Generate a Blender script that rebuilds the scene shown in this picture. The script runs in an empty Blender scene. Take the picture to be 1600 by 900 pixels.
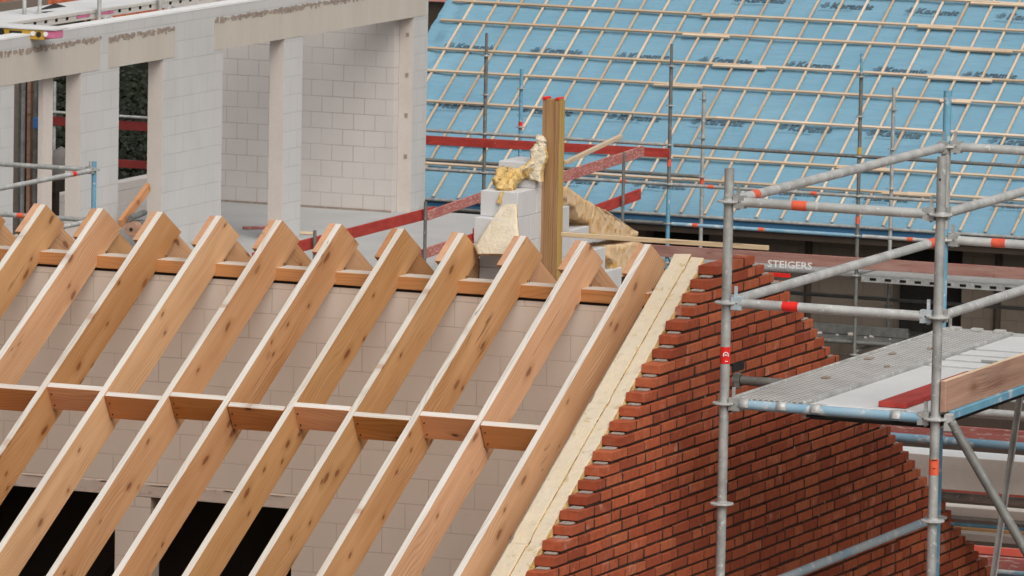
import bpy, bmesh, math, random
from mathutils import Vector, Matrix, noise
random.seed(7)
R = math.radians
sc = bpy.context.scene
COL = sc.collection

# ------------------------------------------------------------------ camera
FPX = 10944.0
PSI, PIT, ROL = R(22.78), R(6.865), R(1.109)
FW = Vector((-math.sin(PSI)*math.cos(PIT), math.cos(PSI)*math.cos(PIT), -math.sin(PIT)))
RT = Vector((math.cos(PSI), math.sin(PSI), 0))
UP = RT.cross(FW)
CA = RT*math.cos(ROL) + UP*math.sin(ROL)
CB = -RT*math.sin(ROL) + UP*math.cos(ROL)
CPOS = Vector((13.119, -33.042, 16.043))
cam_d = bpy.data.cameras.new('camera'); cam = bpy.data.objects.new('camera', cam_d); COL.objects.link(cam)
cam_d.sensor_width = 36.0; cam_d.lens = FPX/1600*36.0; cam_d.clip_start = 1.0; cam_d.clip_end = 3000
cam.matrix_world = Matrix(((CA.x, CB.x, -FW.x, CPOS.x), (CA.y, CB.y, -FW.y, CPOS.y), (CA.z, CB.z, -FW.z, CPOS.z), (0, 0, 0, 1)))
cam_d.dof.use_dof = True; cam_d.dof.focus_distance = 34.6; cam_d.dof.aperture_fstop = 45.0
sc.camera = cam

# ------------------------------------------------------------------ world, sun, exposure
SUN_EL, SUN_AZ = R(46), R(136)          # azimuth measured from +Y towards +X
w = bpy.data.worlds.new('World'); sc.world = w; w.use_nodes = True
nt = w.node_tree; nt.nodes.clear()
o = nt.nodes.new('ShaderNodeOutputWorld'); b = nt.nodes.new('ShaderNodeBackground')
s = nt.nodes.new('ShaderNodeTexSky'); s.sky_type = 'NISHITA'; s.sun_disc = False
s.sun_elevation = SUN_EL; s.sun_rotation = SUN_AZ; s.air_density = 1.0; s.dust_density = 6.0; s.ozone_density = 1.0
hs = nt.nodes.new('ShaderNodeHueSaturation'); hs.inputs['Saturation'].default_value = 0.22
nt.links.new(s.outputs[0], hs.inputs['Color']); nt.links.new(hs.outputs[0], b.inputs[0]); nt.links.new(b.outputs[0], o.inputs[0])
b.inputs[1].default_value = 0.13
sd = bpy.data.lights.new('sun', 'SUN'); sd.energy = 1.15; sd.angle = R(50); sd.color = (1, .95, .88)
sun = bpy.data.objects.new('sun', sd); COL.objects.link(sun)
sdir = Vector((math.sin(SUN_AZ)*math.cos(SUN_EL), math.cos(SUN_AZ)*math.cos(SUN_EL), math.sin(SUN_EL)))
sun.rotation_euler = sdir.to_track_quat('Z', 'Y').to_euler(); sun.location = (0, 0, 60)
sc.view_settings.view_transform = 'Standard'; sc.view_settings.look = 'None'
sc.view_settings.exposure = 0.0; sc.view_settings.gamma = 1.0; sc.view_settings.use_curve_mapping = False
sc.render.engine = 'CYCLES'
sc.cycles.max_bounces = 6; sc.cycles.diffuse_bounces = 4

# ------------------------------------------------------------------ materials
class NT:
    def __init__(s, name, rough=.8, metal=0., spec=.3):
        s.m = bpy.data.materials.new(name); s.m.use_nodes = True; s.t = s.m.node_tree
        s.p = s.t.nodes['Principled BSDF']; s.p.inputs['Roughness'].default_value = rough
        s.p.inputs['Metallic'].default_value = metal
        s.p.inputs['Specular IOR Level'].default_value = spec
        tc = s.t.nodes.new('ShaderNodeTexCoord'); s.obj = tc.outputs['Object']
        oi = s.t.nodes.new('ShaderNodeObjectInfo'); s.rnd = oi.outputs['Random']
    def l(s, a, b): s.t.links.new(a, b)
    def n(s, t, **k):
        nd = s.t.nodes.new(t)
        for a, v in k.items(): setattr(nd, a, v)
        return nd
    def map(s, src, scale=(1, 1, 1), rnd=0.0):
        mp = s.n('ShaderNodeMapping'); mp.inputs['Scale'].default_value = scale; s.l(src, mp.inputs['Vector'])
        if rnd:
            mu = s.n('ShaderNodeVectorMath', operation='SCALE'); mu.inputs[0].default_value = (rnd, rnd*1.7, rnd*.6)
            s.l(s.rnd, mu.inputs['Scale']); s.l(mu.outputs[0], mp.inputs['Location'])
        return mp.outputs[0]
    def noise(s, vec, scale, detail=4, rough=.55, dist=0.):
        nd = s.n('ShaderNodeTexNoise'); nd.inputs['Scale'].default_value = scale; nd.inputs['Detail'].default_value = detail
        nd.inputs['Roughness'].default_value = rough; nd.inputs['Distortion'].default_value = dist; s.l(vec, nd.inputs['Vector'])
        return nd.outputs['Fac']
    def ramp(s, fac, a, b, va=0., vb=1.):
        nd = s.n('ShaderNodeMapRange'); nd.inputs['From Min'].default_value = a; nd.inputs['From Max'].default_value = b
        nd.inputs['To Min'].default_value = va; nd.inputs['To Max'].default_value = vb; s.l(fac, nd.inputs['Value']); return nd.outputs[0]
    def mix(s, fac, a, b, mode='MIX'):
        nd = s.n('ShaderNodeMix', data_type='RGBA', blend_type=mode)
        for i, v in ((6, a), (7, b)):
            if isinstance(v, tuple): nd.inputs[i].default_value = (*v, 1)
            else: s.l(v, nd.inputs[i])
        if isinstance(fac, (int, float)): nd.inputs[0].default_value = fac
        else: s.l(fac, nd.inputs[0])
        return nd.outputs[2]
    def mul(s, a, b, op='MULTIPLY'):
        nd = s.n('ShaderNodeMath', operation=op)
        for i, v in ((0, a), (1, b)):
            if isinstance(v, (int, float)): nd.inputs[i].default_value = v
            else: s.l(v, nd.inputs[i])
        return nd.outputs[0]
    def sep(s, v):
        nd = s.n('ShaderNodeSeparateXYZ'); s.l(v, nd.inputs[0]); return nd.outputs
    def comb(s, x, y, z=None):
        nd = s.n('ShaderNodeCombineXYZ'); s.l(x, nd.inputs[0]); s.l(y, nd.inputs[1])
        if z is not None: s.l(z, nd.inputs[2])
        return nd.outputs[0]
    def done(s, col, bump=None, bs=.3, bd=.01):
        if isinstance(col, tuple): s.p.inputs['Base Color'].default_value = (*col, 1)
        else: s.l(col, s.p.inputs['Base Color'])
        if bump is not None:
            bn = s.n('ShaderNodeBump'); bn.inputs['Strength'].default_value = bs; bn.inputs['Distance'].default_value = bd
            s.l(bump, bn.inputs['Height']); s.l(bn.outputs[0], s.p.inputs['Normal'])
        return s.m

def wood(name, light, dark, knot=(.2, .07, .02), knots=True, grain=1.0, grey=None, tint=.25, ks=1.0):
    """grain runs along local X"""
    m = NT(name, .72)
    v = m.map(m.obj, (1, 1, 1), 7.0)
    ring = m.noise(m.map(v, (.5, 7*grain, 7*grain)), 2.2, 3, .5, .8)
    # slow growth rings that break into long pointed arches
    warp = m.noise(m.map(v, (.8, 2.2, 2.2)), 1.3, 2, .5)
    q = m.sep(v)
    ph = m.mul(m.mul(m.mul(q[2], q[1], 'ADD'), 300*grain), m.mul(warp, 75), 'ADD')
    sn = m.n('ShaderNodeMath', operation='SINE'); m.l(ph, sn.inputs[0])
    fine = m.noise(m.map(v, (2.0, 90, 90)), 1.6, 3, .6)
    c = m.mix(m.ramp(ring, .32, .72), light, dark)
    d2 = tuple(x*.66 for x in dark)
    vis = m.ramp(m.noise(m.map(v, (.8, 3, 3)), 2.0, 2), .38, .62)
    c = m.mix(m.mul(m.mul(m.ramp(sn.outputs[0], .15, 1.0), vis), .68), c, d2)
    c = m.mix(m.ramp(fine, .35, .7, 0, .16), c, d2)
    big = m.noise(m.map(v, (.7, 2, 2)), 1.5, 2)
    c = m.mix(m.ramp(big, .3, .75, 0, .5), c, tuple(min(1, x*1.22) for x in light))
    if knots:
        for sx, sz, seed, dens in ((2.4*ks, 6.0*ks, 0.0, .60), (4.6*ks, 10*ks, 4.7, .80)):
            vo = m.n('ShaderNodeTexVoronoi', voronoi_dimensions='2D'); vo.inputs['Scale'].default_value = 1.0
            cv = m.comb(m.mul(m.mul(q[0], sx), seed, 'ADD'), m.mul(m.mul(q[2], sz), m.mul(m.rnd, 31), 'ADD'))
            wn = m.n('ShaderNodeTexNoise'); wn.inputs['Scale'].default_value = 9; m.l(v, wn.inputs['Vector'])
            wv = m.n('ShaderNodeVectorMath', operation='SCALE'); wv.inputs['Scale'].default_value = .16; m.l(wn.outputs['Color'], wv.inputs[0])
            ad = m.n('ShaderNodeVectorMath', operation='ADD'); m.l(cv, ad.inputs[0]); m.l(wv.outputs[0], ad.inputs[1])
            m.l(ad.outputs[0], vo.inputs['Vector']); kd = vo.outputs['Distance']
            on = m.ramp(m.sep(vo.outputs['Color'])[0], dens, dens+.03)
            c = m.mix(m.mul(m.mul(m.ramp(kd, .27, .10), on), .45), c, tuple(x*.74 for x in dark))
            c = m.mix(m.mul(m.mul(m.ramp(kd, .105, .065), on), .85), c, knot)
    crack = m.noise(m.map(v, (.30, 10, 10)), 2.0, 2, .4)
    cr = m.n('ShaderNodeMath', operation='ABSOLUTE'); m.l(m.mul(crack, -.56, 'ADD'), cr.inputs[0])
    gate = m.ramp(m.noise(m.map(v, (.9, .6, .6)), 1.7, 2), .55, .60)
    c = m.mix(m.mul(m.mul(m.ramp(cr.outputs[0], .007, .002), gate), .75), c, tuple(x*.28 for x in dark))
    hv = m.n('ShaderNodeHueSaturation'); m.l(c, hv.inputs['Color'])
    m.l(m.ramp(m.rnd, 0, 1, 1-tint*.55, 1+tint*.45), hv.inputs['Value'])
    m.l(m.ramp(m.rnd, 0, 1, 1.08, .9), hv.inputs['Saturation'])
    m.l(m.ramp(m.mul(m.mul(m.rnd, 7.31), 1.0, 'MODULO'), 0, 1, .494, .502), hv.inputs['Hue'])
    c = hv.outputs[0]
    if grey: c = m.mix(m.ramp(m.noise(m.map(v, (.8, 6, 6)), 2.5, 5, .6), .42, .68), c, grey)
    return m.done(c, fine, .12, .002)

def mottled(name, c1, c2, scale=6, c3=None, s3=40, t3=.66, rough=.85, bump=.25, metal=0., bd=.004, stretch=(1, 1, 1), spec=.3):
    m = NT(name, rough, metal, spec)
    v = m.map(m.obj, stretch, 3.0)
    c = m.mix(m.ramp(m.noise(v, scale, 5, .6), .35, .68), c1, c2)
    f = m.noise(v, s3, 4, .6)
    if c3: c = m.mix(m.ramp(f, t3, t3+.05, 0, .85), c, c3)
    c = m.mix(m.ramp(f, .3, .75, 0, .12), c, tuple(x*.5 for x in c1))
    return m.done(c, f, bump, bd)

def blockwork(name, axis, bw, bh, c1, c2, cj, mort=.003, stain=None, off=(0, 0), rough=.9, js=.5):
    """thin-joint blocks: axis 'x' for a wall along X, 'y' for a wall along Y"""
    m = NT(name, rough)
    q = m.sep(m.obj)
    mp = m.n('ShaderNodeMapping'); mp.inputs['Location'].default_value = (off[0], off[1], 0)
    m.l(m.comb(q[0] if axis == 'x' else q[1], q[2]), mp.inputs['Vector'])
    br = m.n('ShaderNodeTexBrick'); br.offset = .5; br.inputs['Scale'].default_value = 1
    br.inputs['Brick Width'].default_value = bw; br.inputs['Row Height'].default_value = bh
    br.inputs['Mortar Size'].default_value = mort; br.inputs['Mortar Smooth'].default_value = .3
    br.inputs['Color1'].default_value = (*c1, 1); br.inputs['Color2'].default_value = (*c2, 1); br.inputs['Mortar'].default_value = (*cj, 1)
    wv = m.n('ShaderNodeVectorMath', operation='SCALE'); wv.inputs['Scale'].default_value = .004
    nz = m.n('ShaderNodeTexNoise'); nz.inputs['Scale'].default_value = 6; m.l(m.obj, nz.inputs['Vector'])
    m.l(nz.outputs['Color'], wv.inputs[0])
    ad = m.n('ShaderNodeVectorMath', operation='ADD'); m.l(mp.outputs[0], ad.inputs[0]); m.l(wv.outputs[0], ad.inputs[1])
    m.l(ad.outputs[0], br.inputs['Vector'])
    vis = m.ramp(m.noise(m.obj, 2.3, 4, .6), .35, .6, .35, 1.0)   # some joints are filled flush and hardly show
    cc = m.mix(m.mul(m.mul(br.outputs['Fac'], vis), js), m.mix(m.ramp(m.noise(m.obj, 3.0, 2), .4, .6), c1, c2), cj)
    per = m.mix(.6, cc, br.outputs['Color'], 'MIX')
    c = m.mix(m.ramp(br.outputs['Fac'], 0, .5), per, cc)
    c = m.mix(m.ramp(m.noise(m.map(m.obj, (1, 1, .35)), 1.1, 5, .6), .42, .72, 0, .35), c, tuple(x*.72 for x in c1))
    f = m.noise(m.obj, 38, 4, .6)
    c = m.mix(m.ramp(f, .6, .8, 0, .22), c, tuple(x*.6 for x in c1))
    if stain: c = m.mix(m.ramp(m.noise(m.map(m.obj, (1.0, 1.0, .3)), 2.4, 4, .65), .56, .72, 0, .5), c, stain)
    h = m.mul(br.outputs['Fac'], -1.0)
    return m.done(c, h, .35, .004)

M = {}
M['spruce'] = wood('spruce_side', (.62, .360, .178), (.50, .243, .092), knot=(.22, .075, .028), tint=.34)
M['edge'] = wood('spruce_pale_edge', (.61, .57, .51), (.53, .455, .38), knot=(.44, .31, .23), tint=.08)  # paler spruce tone used on the top faces
M['endcut'] = wood('spruce_end_cut', (.50, .27, .14), (.40, .19, .08), knots=False, grain=2)
M['brace'] = wood('blocking_timber', (.60, .265, .100), (.45, .165, .052), knot=(.10, .03, .015), tint=.5)
M['plate'] = wood('plate_timber', (.55, .275, .125), (.44, .18, .07))
M['lath'] = wood('lath_timber', (.66, .52, .34), (.55, .40, .24), knots=False)
M['batten'] = wood('batten_timber', (.60, .475, .345), (.47, .34, .22), knots=False, tint=.35)
M['treated'] = wood('treated_timber', (.37, .215, .088), (.20, .105, .040), knot=(.07, .03, .012), knots=False, grain=1.6, tint=.3)
M['treated_y'] = wood('treated_yellowish', (.48, .33, .11), (.36, .22, .06), knots=False)
M['oldboard'] = wood('weathered_board', (.44, .255, .17), (.17, .075, .045), grey=(.33, .20, .145), grain=1.3)
M['stencilwood'] = wood('stencilled_board_wood', (.34, .175, .135), (.22, .105, .08), grey=(.36, .22, .18))
M['redboard'] = mottled('red_painted_board', (.44, .055, .040), (.30, .030, .024), 5, (.46, .22, .18), 30, .66, .7, stretch=(1, 3, 3))
M['redfaded'] = mottled('faded_red_board', (.46, .17, .145), (.34, .10, .085), 6, (.58, .42, .38), 22, .56, .85, stretch=(.6, 3, 3))
M['redbright'] = mottled('salmon_board', (.72, .15, .10), (.60, .10, .07), 4, (.70, .36, .30), 28, .66, .7)
M['steel'] = mottled('galvanised_steel', (.44, .44, .42), (.27, .27, .255), 11, (.60, .59, .57), 30, .60, .5, .35, .3, stretch=(1, 1, 1), spec=.5)
M['steelp'] = mottled('galvanised_pale', (.52, .52, .50), (.34, .335, .32), 8, (.66, .65, .63), 24, .60, .55, .2, .2)
M['steeld'] = mottled('dull_steel', (.20, .20, .185), (.13, .125, .115), 9, (.33, .32, .30), 30, .62, .6, .2, .3)
M['blue'] = mottled('worn_blue_paint', (.10, .27, .38), (.16, .35, .46), 5, (.46, .50, .52), 18, .57, .5)
M['bluep'] = mottled('blue_and_concrete_splash', (.17, .34, .46), (.34, .44, .50), 3, (.56, .57, .56), 9, .58, .55)
M['bluemix'] = mottled('half_blue_tube', (.46, .48, .48), (.24, .38, .47), 2.0, (.62, .61, .60), 16, .58, .5)
M['tape'] = mottled('orange_tape', (.74, .13, .06), (.62, .09, .05), 20, rough=.45)
M['redtape'] = mottled('red_sticker', (.72, .025, .02), (.62, .02, .015), 20, rough=.4)
M['white'] = mottled('white_print', (.80, .78, .76), (.72, .70, .68), 20, rough=.5)
M['coating'] = mottled('white_board_top', (.64, .64, .63), (.57, .57, .565), 2, (.72, .72, .71), 30, .68, .8)
M['whitetop'] = mottled('white_screed', (.74, .735, .72), (.68, .675, .66), 3, rough=.8)
M['black'] = mottled('black_and_shade', (.02, .018, .016), (.03, .027, .025), 10)  # black parts; also painted in for shadow gaps and unlit openings
M['nail'] = mottled('steel_nail', (.03, .025, .022), (.05, .04, .03), 20, metal=.5)
M['concrete'] = mottled('pale_concrete', (.60, .55, .49), (.52, .47, .42), 3, (.38, .34, .30), 45, .70, .9, .3)
M['lintel'] = mottled('lintel_concrete', (.46, .41, .35), (.50, .455, .40), 2, (.33, .29, .25), 30, .70, .92, .2, stretch=(1, 1.6, .25))
M['smear'] = mottled('brown_mortar_smear', (.25, .195, .155), (.36, .30, .255), 14, (.17, .13, .10), 30, .62, .95)
M['slab'] = mottled('floor_screed', (.43, .425, .415), (.38, .375, .365), 1.2, (.32, .31, .295), 12, .70, .9, .1)
M['mortar'] = mottled('joint_mortar', (.060, .040, .028), (.036, .024, .017), 9, (.17, .13, .105), 25, .64, .95)  # dark tone puts the shade of the raked joints into the colour
M['mortpad'] = mottled('mortar_bed', (.34, .28, .235), (.25, .20, .165), 16, (.44, .39, .34), 50, .62, .95)
M['wool'] = mottled('mineral_wool_face', (.60, .49, .345), (.58, .50, .39), 4, (.48, .36, .19), 16, .62, .98, .9, bd=.012)
M['woolo'] = mottled('mineral_wool_core', (.62, .40, .13), (.68, .50, .24), 9, (.42, .22, .05), 22, .58, 1.0, 1.0, bd=.02)
M['woolb'] = mottled('mineral_wool_brown', (.60, .40, .21), (.70, .52, .33), 8, (.58, .31, .07), 17, .56, 1.0, .6, bd=.008)
M['woolw'] = mottled('mineral_wool_fleece', (.66, .58, .45), (.60, .51, .37), 9, rough=1.0, bump=.5, bd=.02)
M['spine'] = blockwork('spine_wall_blocks', 'x', .26, .1345, (.675, .565, .475), (.645, .54, .45), (.40, .32, .26), .003, off=(.02, .055), js=.7)
M['spinelint'] = mottled('spine_lintel', (.62, .51, .43), (.56, .45, .375), 5, (.42, .33, .27), 20, .62, .9)
M['cross'] = blockwork('cross_wall_blocks', 'x', .29, .2, (.56, .52, .49), (.53, .49, .46), (.35, .315, .295), .007, off=(0, .03), js=.8)
M['facadeb'] = blockwork('facade_blocks', 'y', .42, .215, (.50, .49, .48), (.475, .465, .455), (.35, .335, .325), .008, off=(.1, .07), js=.5)
M['jamb'] = mottled('jamb_blocks', (.56, .50, .455), (.52, .46, .415), 3, (.40, .34, .30), 25, .72, .9)
M['aac'] = mottled('white_aerated_block', (.60, .595, .59), (.56, .555, .55), 3, (.46, .45, .44), 60, .72, .9, .4, stretch=(3, 3, .5))
M['shadeblock'] = blockwork('shade_dark_blocks', 'x', .30, .2, (.20, .162, .13), (.175, .142, .114), (.10, .078, .06), .008, stain=(.13, .105, .085))  # shade under the eaves is put into this dark block colour
M['dark'] = mottled('dark_soil', (.030, .026, .021), (.045, .038, .03), 3)
M['inside'] = mottled('shade_dark_surface', (.065, .046, .034), (.05, .036, .027), 4)  # near-black colour stands in for shade in rooms and gaps
M['earth'] = mottled('site_ground', (.13, .11, .09), (.09, .078, .062), .4, (.2, .18, .155), 3, .62, .95)
M['yellow'] = mottled('yellow_paint', (.56, .34, .035), (.48, .29, .04), 8, (.40, .30, .14), 30, .64, .5)
M['pink'] = mottled('pink_paint', (.62, .14, .28), (.56, .17, .28), 8, (.64, .45, .48), 24, .66, .5)
M['decksteel'] = mottled('cream_steel_deck', (.58, .55, .50), (.50, .47, .43), 4, (.68, .66, .63), 18, .62, .6)
M['tile'] = mottled('terracotta_tile', (.36, .09, .035), (.24, .055, .025), 12, (.60, .36, .20), 16, .62, .8)
M['plastic'] = mottled('grey_plastic', (.40, .36, .34), (.33, .29, .27), 6, rough=.4)
M['bluepl'] = mottled('blue_plastic', (.04, .16, .40), (.06, .2, .45), 6, rough=.4)

def brick_mat():
    m = NT('red_clay_brick', .88)
    a = m.n('ShaderNodeAttribute', attribute_name='tone'); t = m.sep(a.outputs['Color'])
    c = m.mix(t[0], (.46, .108, .042), (.28, .055, .022))
    c = m.mix(m.ramp(t[1], .6, 1, 0, .7), c, (.50, .145, .060))
    n1 = m.noise(m.obj, 24, 5, .65)
    c = m.mix(m.ramp(n1, .38, .72, 0, .5), c, (.17, .030, .012))
    n2 = m.noise(m.map(m.obj, (1, 1, .6)), 9, 6, .7)
    c = m.mix(m.mul(m.ramp(n2, .56, .72), m.ramp(t[2], .45, .9, .16, .85)), c, (.58, .34, .26))
    f = m.noise(m.obj, 160, 3)
    c = m.mix(m.ramp(f, .35, .7, 0, .16), c, (.16, .03, .015))
    return m.done(c, n1, .35, .004)
M['brick'] = brick_mat()

def membrane_mat():
    m = NT('blue_roof_membrane', .55, spec=.35)
    c = m.mix(m.ramp(m.noise(m.map(m.obj, (.5, 1.2, 1)), 1.3, 4, .6), .3, .7), (.147, .298, .398), (.180, .334, .428))
    # creases run mostly across the roof
    cr = m.noise(m.map(m.obj, (.45, 3.5, 3.5)), 3.0, 5, .62, .6)
    c = m.mix(m.ramp(cr, .60, .75, 0, .35), c, (.25, .40, .48))
    lap = m.noise(m.map(m.obj, (2, 2, 2)), 14, 3)
    c = m.mix(m.ramp(lap, .70, .76, 0, .5), c, (.45, .58, .64))
    return m.done(c, cr, .6, .05)
M['membrane'] = membrane_mat()
M['ink'] = mottled('faded_black_ink', (.055, .085, .11), (.095, .155, .195), 7, (.13, .24, .32), 20, .60, .6)
M['fascia'] = mottled('dark_blue_foil', (.05, .16, .29), (.04, .125, .24), 3)

def deck_mat():
    m = NT('perforated_steel', .55, .15)
    q = m.sep(m.obj)
    row = m.mul(m.mul(q[1], 2*math.pi/.032), 0.0, 'ADD')
    sh = m.mul(m.n('ShaderNodeMath', operation='SINE').outputs[0], 1.0)
    def sin(x):
        n = m.n('ShaderNodeMath', operation='SINE'); m.l(x, n.inputs[0]); return n.outputs[0]
    d = m.mul(m.mul(sin(m.mul(q[0], math.pi/.030)), sin(m.mul(q[1], math.pi/.045))), 1.0)
    d2 = m.n('ShaderNodeMath', operation='ABSOLUTE'); m.l(d, d2.inputs[0])
    hole = m.ramp(d2.outputs[0], .35, .75)
    c = m.mix(m.ramp(m.noise(m.obj, 5, 5, .65), .38, .66), (.57, .555, .53), (.46, .445, .42))
    c = m.mix(m.ramp(m.noise(m.obj, 13, 5, .7), .58, .68, 0, .8), c, (.70, .69, .67))
    c = m.mix(m.mul(hole, .72), c, (.17, .155, .14))
    return m.done(c, m.mul(hole, -1.0), .8, .006)
M['perf'] = deck_mat()

def leaf_mat():
    m = NT('dark_leaves', .7)
    c = m.mix(m.ramp(m.noise(m.obj, 3, 3), .35, .7), (.008, .010, .006), (.018, .024, .010))
    return m.done(c)
M['leaf'] = leaf_mat()
M['redshade'] = mottled('shaded_red_board', (.20, .026, .022), (.14, .018, .016), 5, rough=.8)  # red board darkened in colour for the shade behind the openings
M['bark'] = mottled('bark', (.07, .055, .04), (.045, .035, .028), 8)

# ------------------------------------------------------------------ builders
WM = {}      # object -> world matrix
def place(ob, mw, parent=None):
    COL.objects.link(ob)
    if parent is not None:
        ob.parent = parent; ob.matrix_basis = WM[parent].inverted() @ mw
    else: ob.matrix_basis = mw
    WM[ob] = mw
    return ob
def tag(ob, label=None, cat=None, group=None, kind=None):
    if label: ob['label'] = label
    if cat: ob['category'] = cat
    if group: ob['group'] = group
    if kind: ob['kind'] = kind
    return ob
def empty(name, loc, label, cat, group=None):
    ob = bpy.data.objects.new(name, None); ob.empty_display_size = .2
    place(ob, Matrix.Translation(Vector(loc))); tag(ob, label, cat, group); return ob
class MB:
    def __init__(s): s.v = []; s.f = []; s.mi = []; s.sm = []; s.col = []
    def add(s, vs, fs, mi=0, smooth=False, col=None):
        b = len(s.v); s.v += [Vector(x) for x in vs]
        for k, f in enumerate(fs):
            s.f.append([b+i for i in f]); s.mi.append(mi[k] if isinstance(mi, (list, tuple)) else mi); s.sm.append(smooth); s.col.append(col)
    def box(s, x0, x1, y0, y1, z0, z1, mi=0, col=None, ch=0.0):
        if ch:
            vs = []; c = ch
            for z, e in ((z0, c), (z0+c, 0), (z1-c, 0), (z1, c)):
                for (x, y) in ((x0, y0), (x1, y0), (x1, y1), (x0, y1)):
                    sx = 1 if x == x0 else -1; sy = 1 if y == y0 else -1
                    vs.append((x+sx*e, y+sy*e, z))
            fs = [(3, 2, 1, 0), (12, 13, 14, 15)]
            for r in range(3):
                for k in range(4): fs.append((r*4+k, r*4+(k+1) % 4, (r+1)*4+(k+1) % 4, (r+1)*4+k))
            s.add(vs, fs, mi, False, col); return
        vs = [(x0, y0, z0), (x1, y0, z0), (x1, y1, z0), (x0, y1, z0), (x0, y0, z1), (x1, y0, z1), (x1, y1, z1), (x0, y1, z1)]
        s.add(vs, [(3, 2, 1, 0), (4, 5, 6, 7), (0, 1, 5, 4), (1, 2, 6, 5), (2, 3, 7, 6), (3, 0, 4, 7)], mi, False, col)
    def tube(s, p0, p1, r, n=14, mi=0, r1=None, cap=True):
        p0 = Vector(p0); p1 = Vector(p1); d = (p1-p0).normalized()
        a = d.orthogonal().normalized(); b = d.cross(a); r1 = r if r1 is None else r1
        vs = []
        for p, rr in ((p0, r), (p1, r1)):
            for k in range(n):
                t = 2*math.pi*k/n; vs.append(p+a*(rr*math.cos(t))+b*(rr*math.sin(t)))
        s.add(vs, [(k, (k+1) % n, n+(k+1) % n, n+k) for k in range(n)], mi, True)
        if cap: s.add(vs, [tuple(range(n))[::-1], tuple(range(n, 2*n))], mi, False)
    def prism(s, poly, axis, a, b, mi=0, cap_mi=None, side_mi=None):
        """poly of 2D points extruded along axis ('x': poly in y,z; 'y': poly in x,z; 'z': poly in x,y)"""
        f = {'x': lambda u, q, t: (t, u, q), 'y': lambda u, q, t: (u, t, q), 'z': lambda u, q, t: (u, q, t)}[axis]
        n = len(poly); vs = [f(u, q, a) for u, q in poly]+[f(u, q, b) for u, q in poly]
        cm = mi if cap_mi is None else cap_mi
        s.add(vs, [tuple(range(n))[::-1], tuple(range(n, 2*n))], cm)
        sm = side_mi if side_mi is not None else [mi]*n
        s.add(vs, [(k, (k+1) % n, n+(k+1) % n, n+k) for k in range(n)], list(sm))
    def build(s, name, mats, parent=None, mw=None, bevel=0.0, origin=None):
        """verts are world coordinates unless mw (local->world) is given"""
        me = bpy.data.meshes.new(name)
        if mw is None:
            if origin is None:
                origin = WM[parent].translation if parent is not None else Vector(s.v[0])
            mw = Matrix.Translation(origin); vs = [x-origin for x in s.v]
        else: vs = s.v
        me.from_pydata([tuple(x) for x in vs], [], s.f)
        if not isinstance(mats, (list, tuple)): mats = [mats]
        for m in mats: me.materials.append(M[m])
        me.polygons.foreach_set('material_index', s.mi); me.polygons.foreach_set('use_smooth', s.sm)
        if any(c is not None for c in s.col):
            at = me.color_attributes.new('tone', 'FLOAT_COLOR', 'CORNER')
            for p, c in zip(me.polygons, s.col):
                c = c or (.5, .5, .5)
                for li in p.loop_indices: at.data[li].color = (*c, 1)
        bm = bmesh.new(); bm.from_mesh(me)
        bmesh.ops.recalc_face_normals(bm, faces=bm.faces)
        if bevel:
            es = [e for e in bm.edges if len(e.link_faces) == 2 and e.calc_face_angle(0) > .6]
            bmesh.ops.bevel(bm, geom=es, offset=bevel, segments=1, affect='EDGES', profile=.5)
        bm.to_mesh(me); bm.free()
        ob = bpy.data.objects.new(name, me)
        return place(ob, mw, parent)
def frame(p0, p1, up=(0, 0, 1)):
    x = (Vector(p1)-Vector(p0)).normalized(); z = Vector(up); z = (z-x*z.dot(x)).normalized(); y = z.cross(x)
    return Matrix(((x.x, y.x, z.x, p0[0]), (x.y, y.y, z.y, p0[1]), (x.z, y.z, z.z, p0[2]), (0, 0, 0, 1)))
def timber(name, p0, p1, wy, hz, mat, parent=None, up=(0, 0, 1), edge=None, bevel=.002, top_aligned=False, endm=None):
    """rectangular member with its grain along its length; centred on the p0-p1 line (or hanging below it)"""
    L = (Vector(p1)-Vector(p0)).length; m = MB()
    z0, z1 = (-hz, 0) if top_aligned else (-hz/2, hz/2)
    e = 1 if edge else 0; n = (2 if edge else 1) if endm else 0
    vs = [(0, -wy/2, z0), (L, -wy/2, z0), (L, wy/2, z0), (0, wy/2, z0), (0, -wy/2, z1), (L, -wy/2, z1), (L, wy/2, z1), (0, wy/2, z1)]
    m.add(vs, [(3, 2, 1, 0), (4, 5, 6, 7), (0, 1, 5, 4), (1, 2, 6, 5), (2, 3, 7, 6), (3, 0, 4, 7)], [0, e, 0, n, 0, n])
    mats = [mat]+([edge] if edge else [])+([endm] if endm else [])
    return m.build(name, mats, parent, frame(p0, p1, up), bevel)
def raydir(px, py): return FW+CA*((px-800)/FPX)-CB*((py-450)/FPX)
def at(px, py, axis, val):
    """point of the real plane axis=val seen at a pixel of the photograph"""
    v = raydir(px, py); i = 'xyz'.index(axis); return CPOS+v*((val-CPOS[i])/v[i])

# ------------------------------------------------------------------ ground
g = MB(); g.add([(-900, -300, 0), (900, -300, 0), (900, 1500, 0), (-900, 1500, 0)], [(0, 1, 2, 3)])
tag(g.build('ground', 'earth', origin=Vector((0, 0, 0))), kind='structure')

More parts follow.
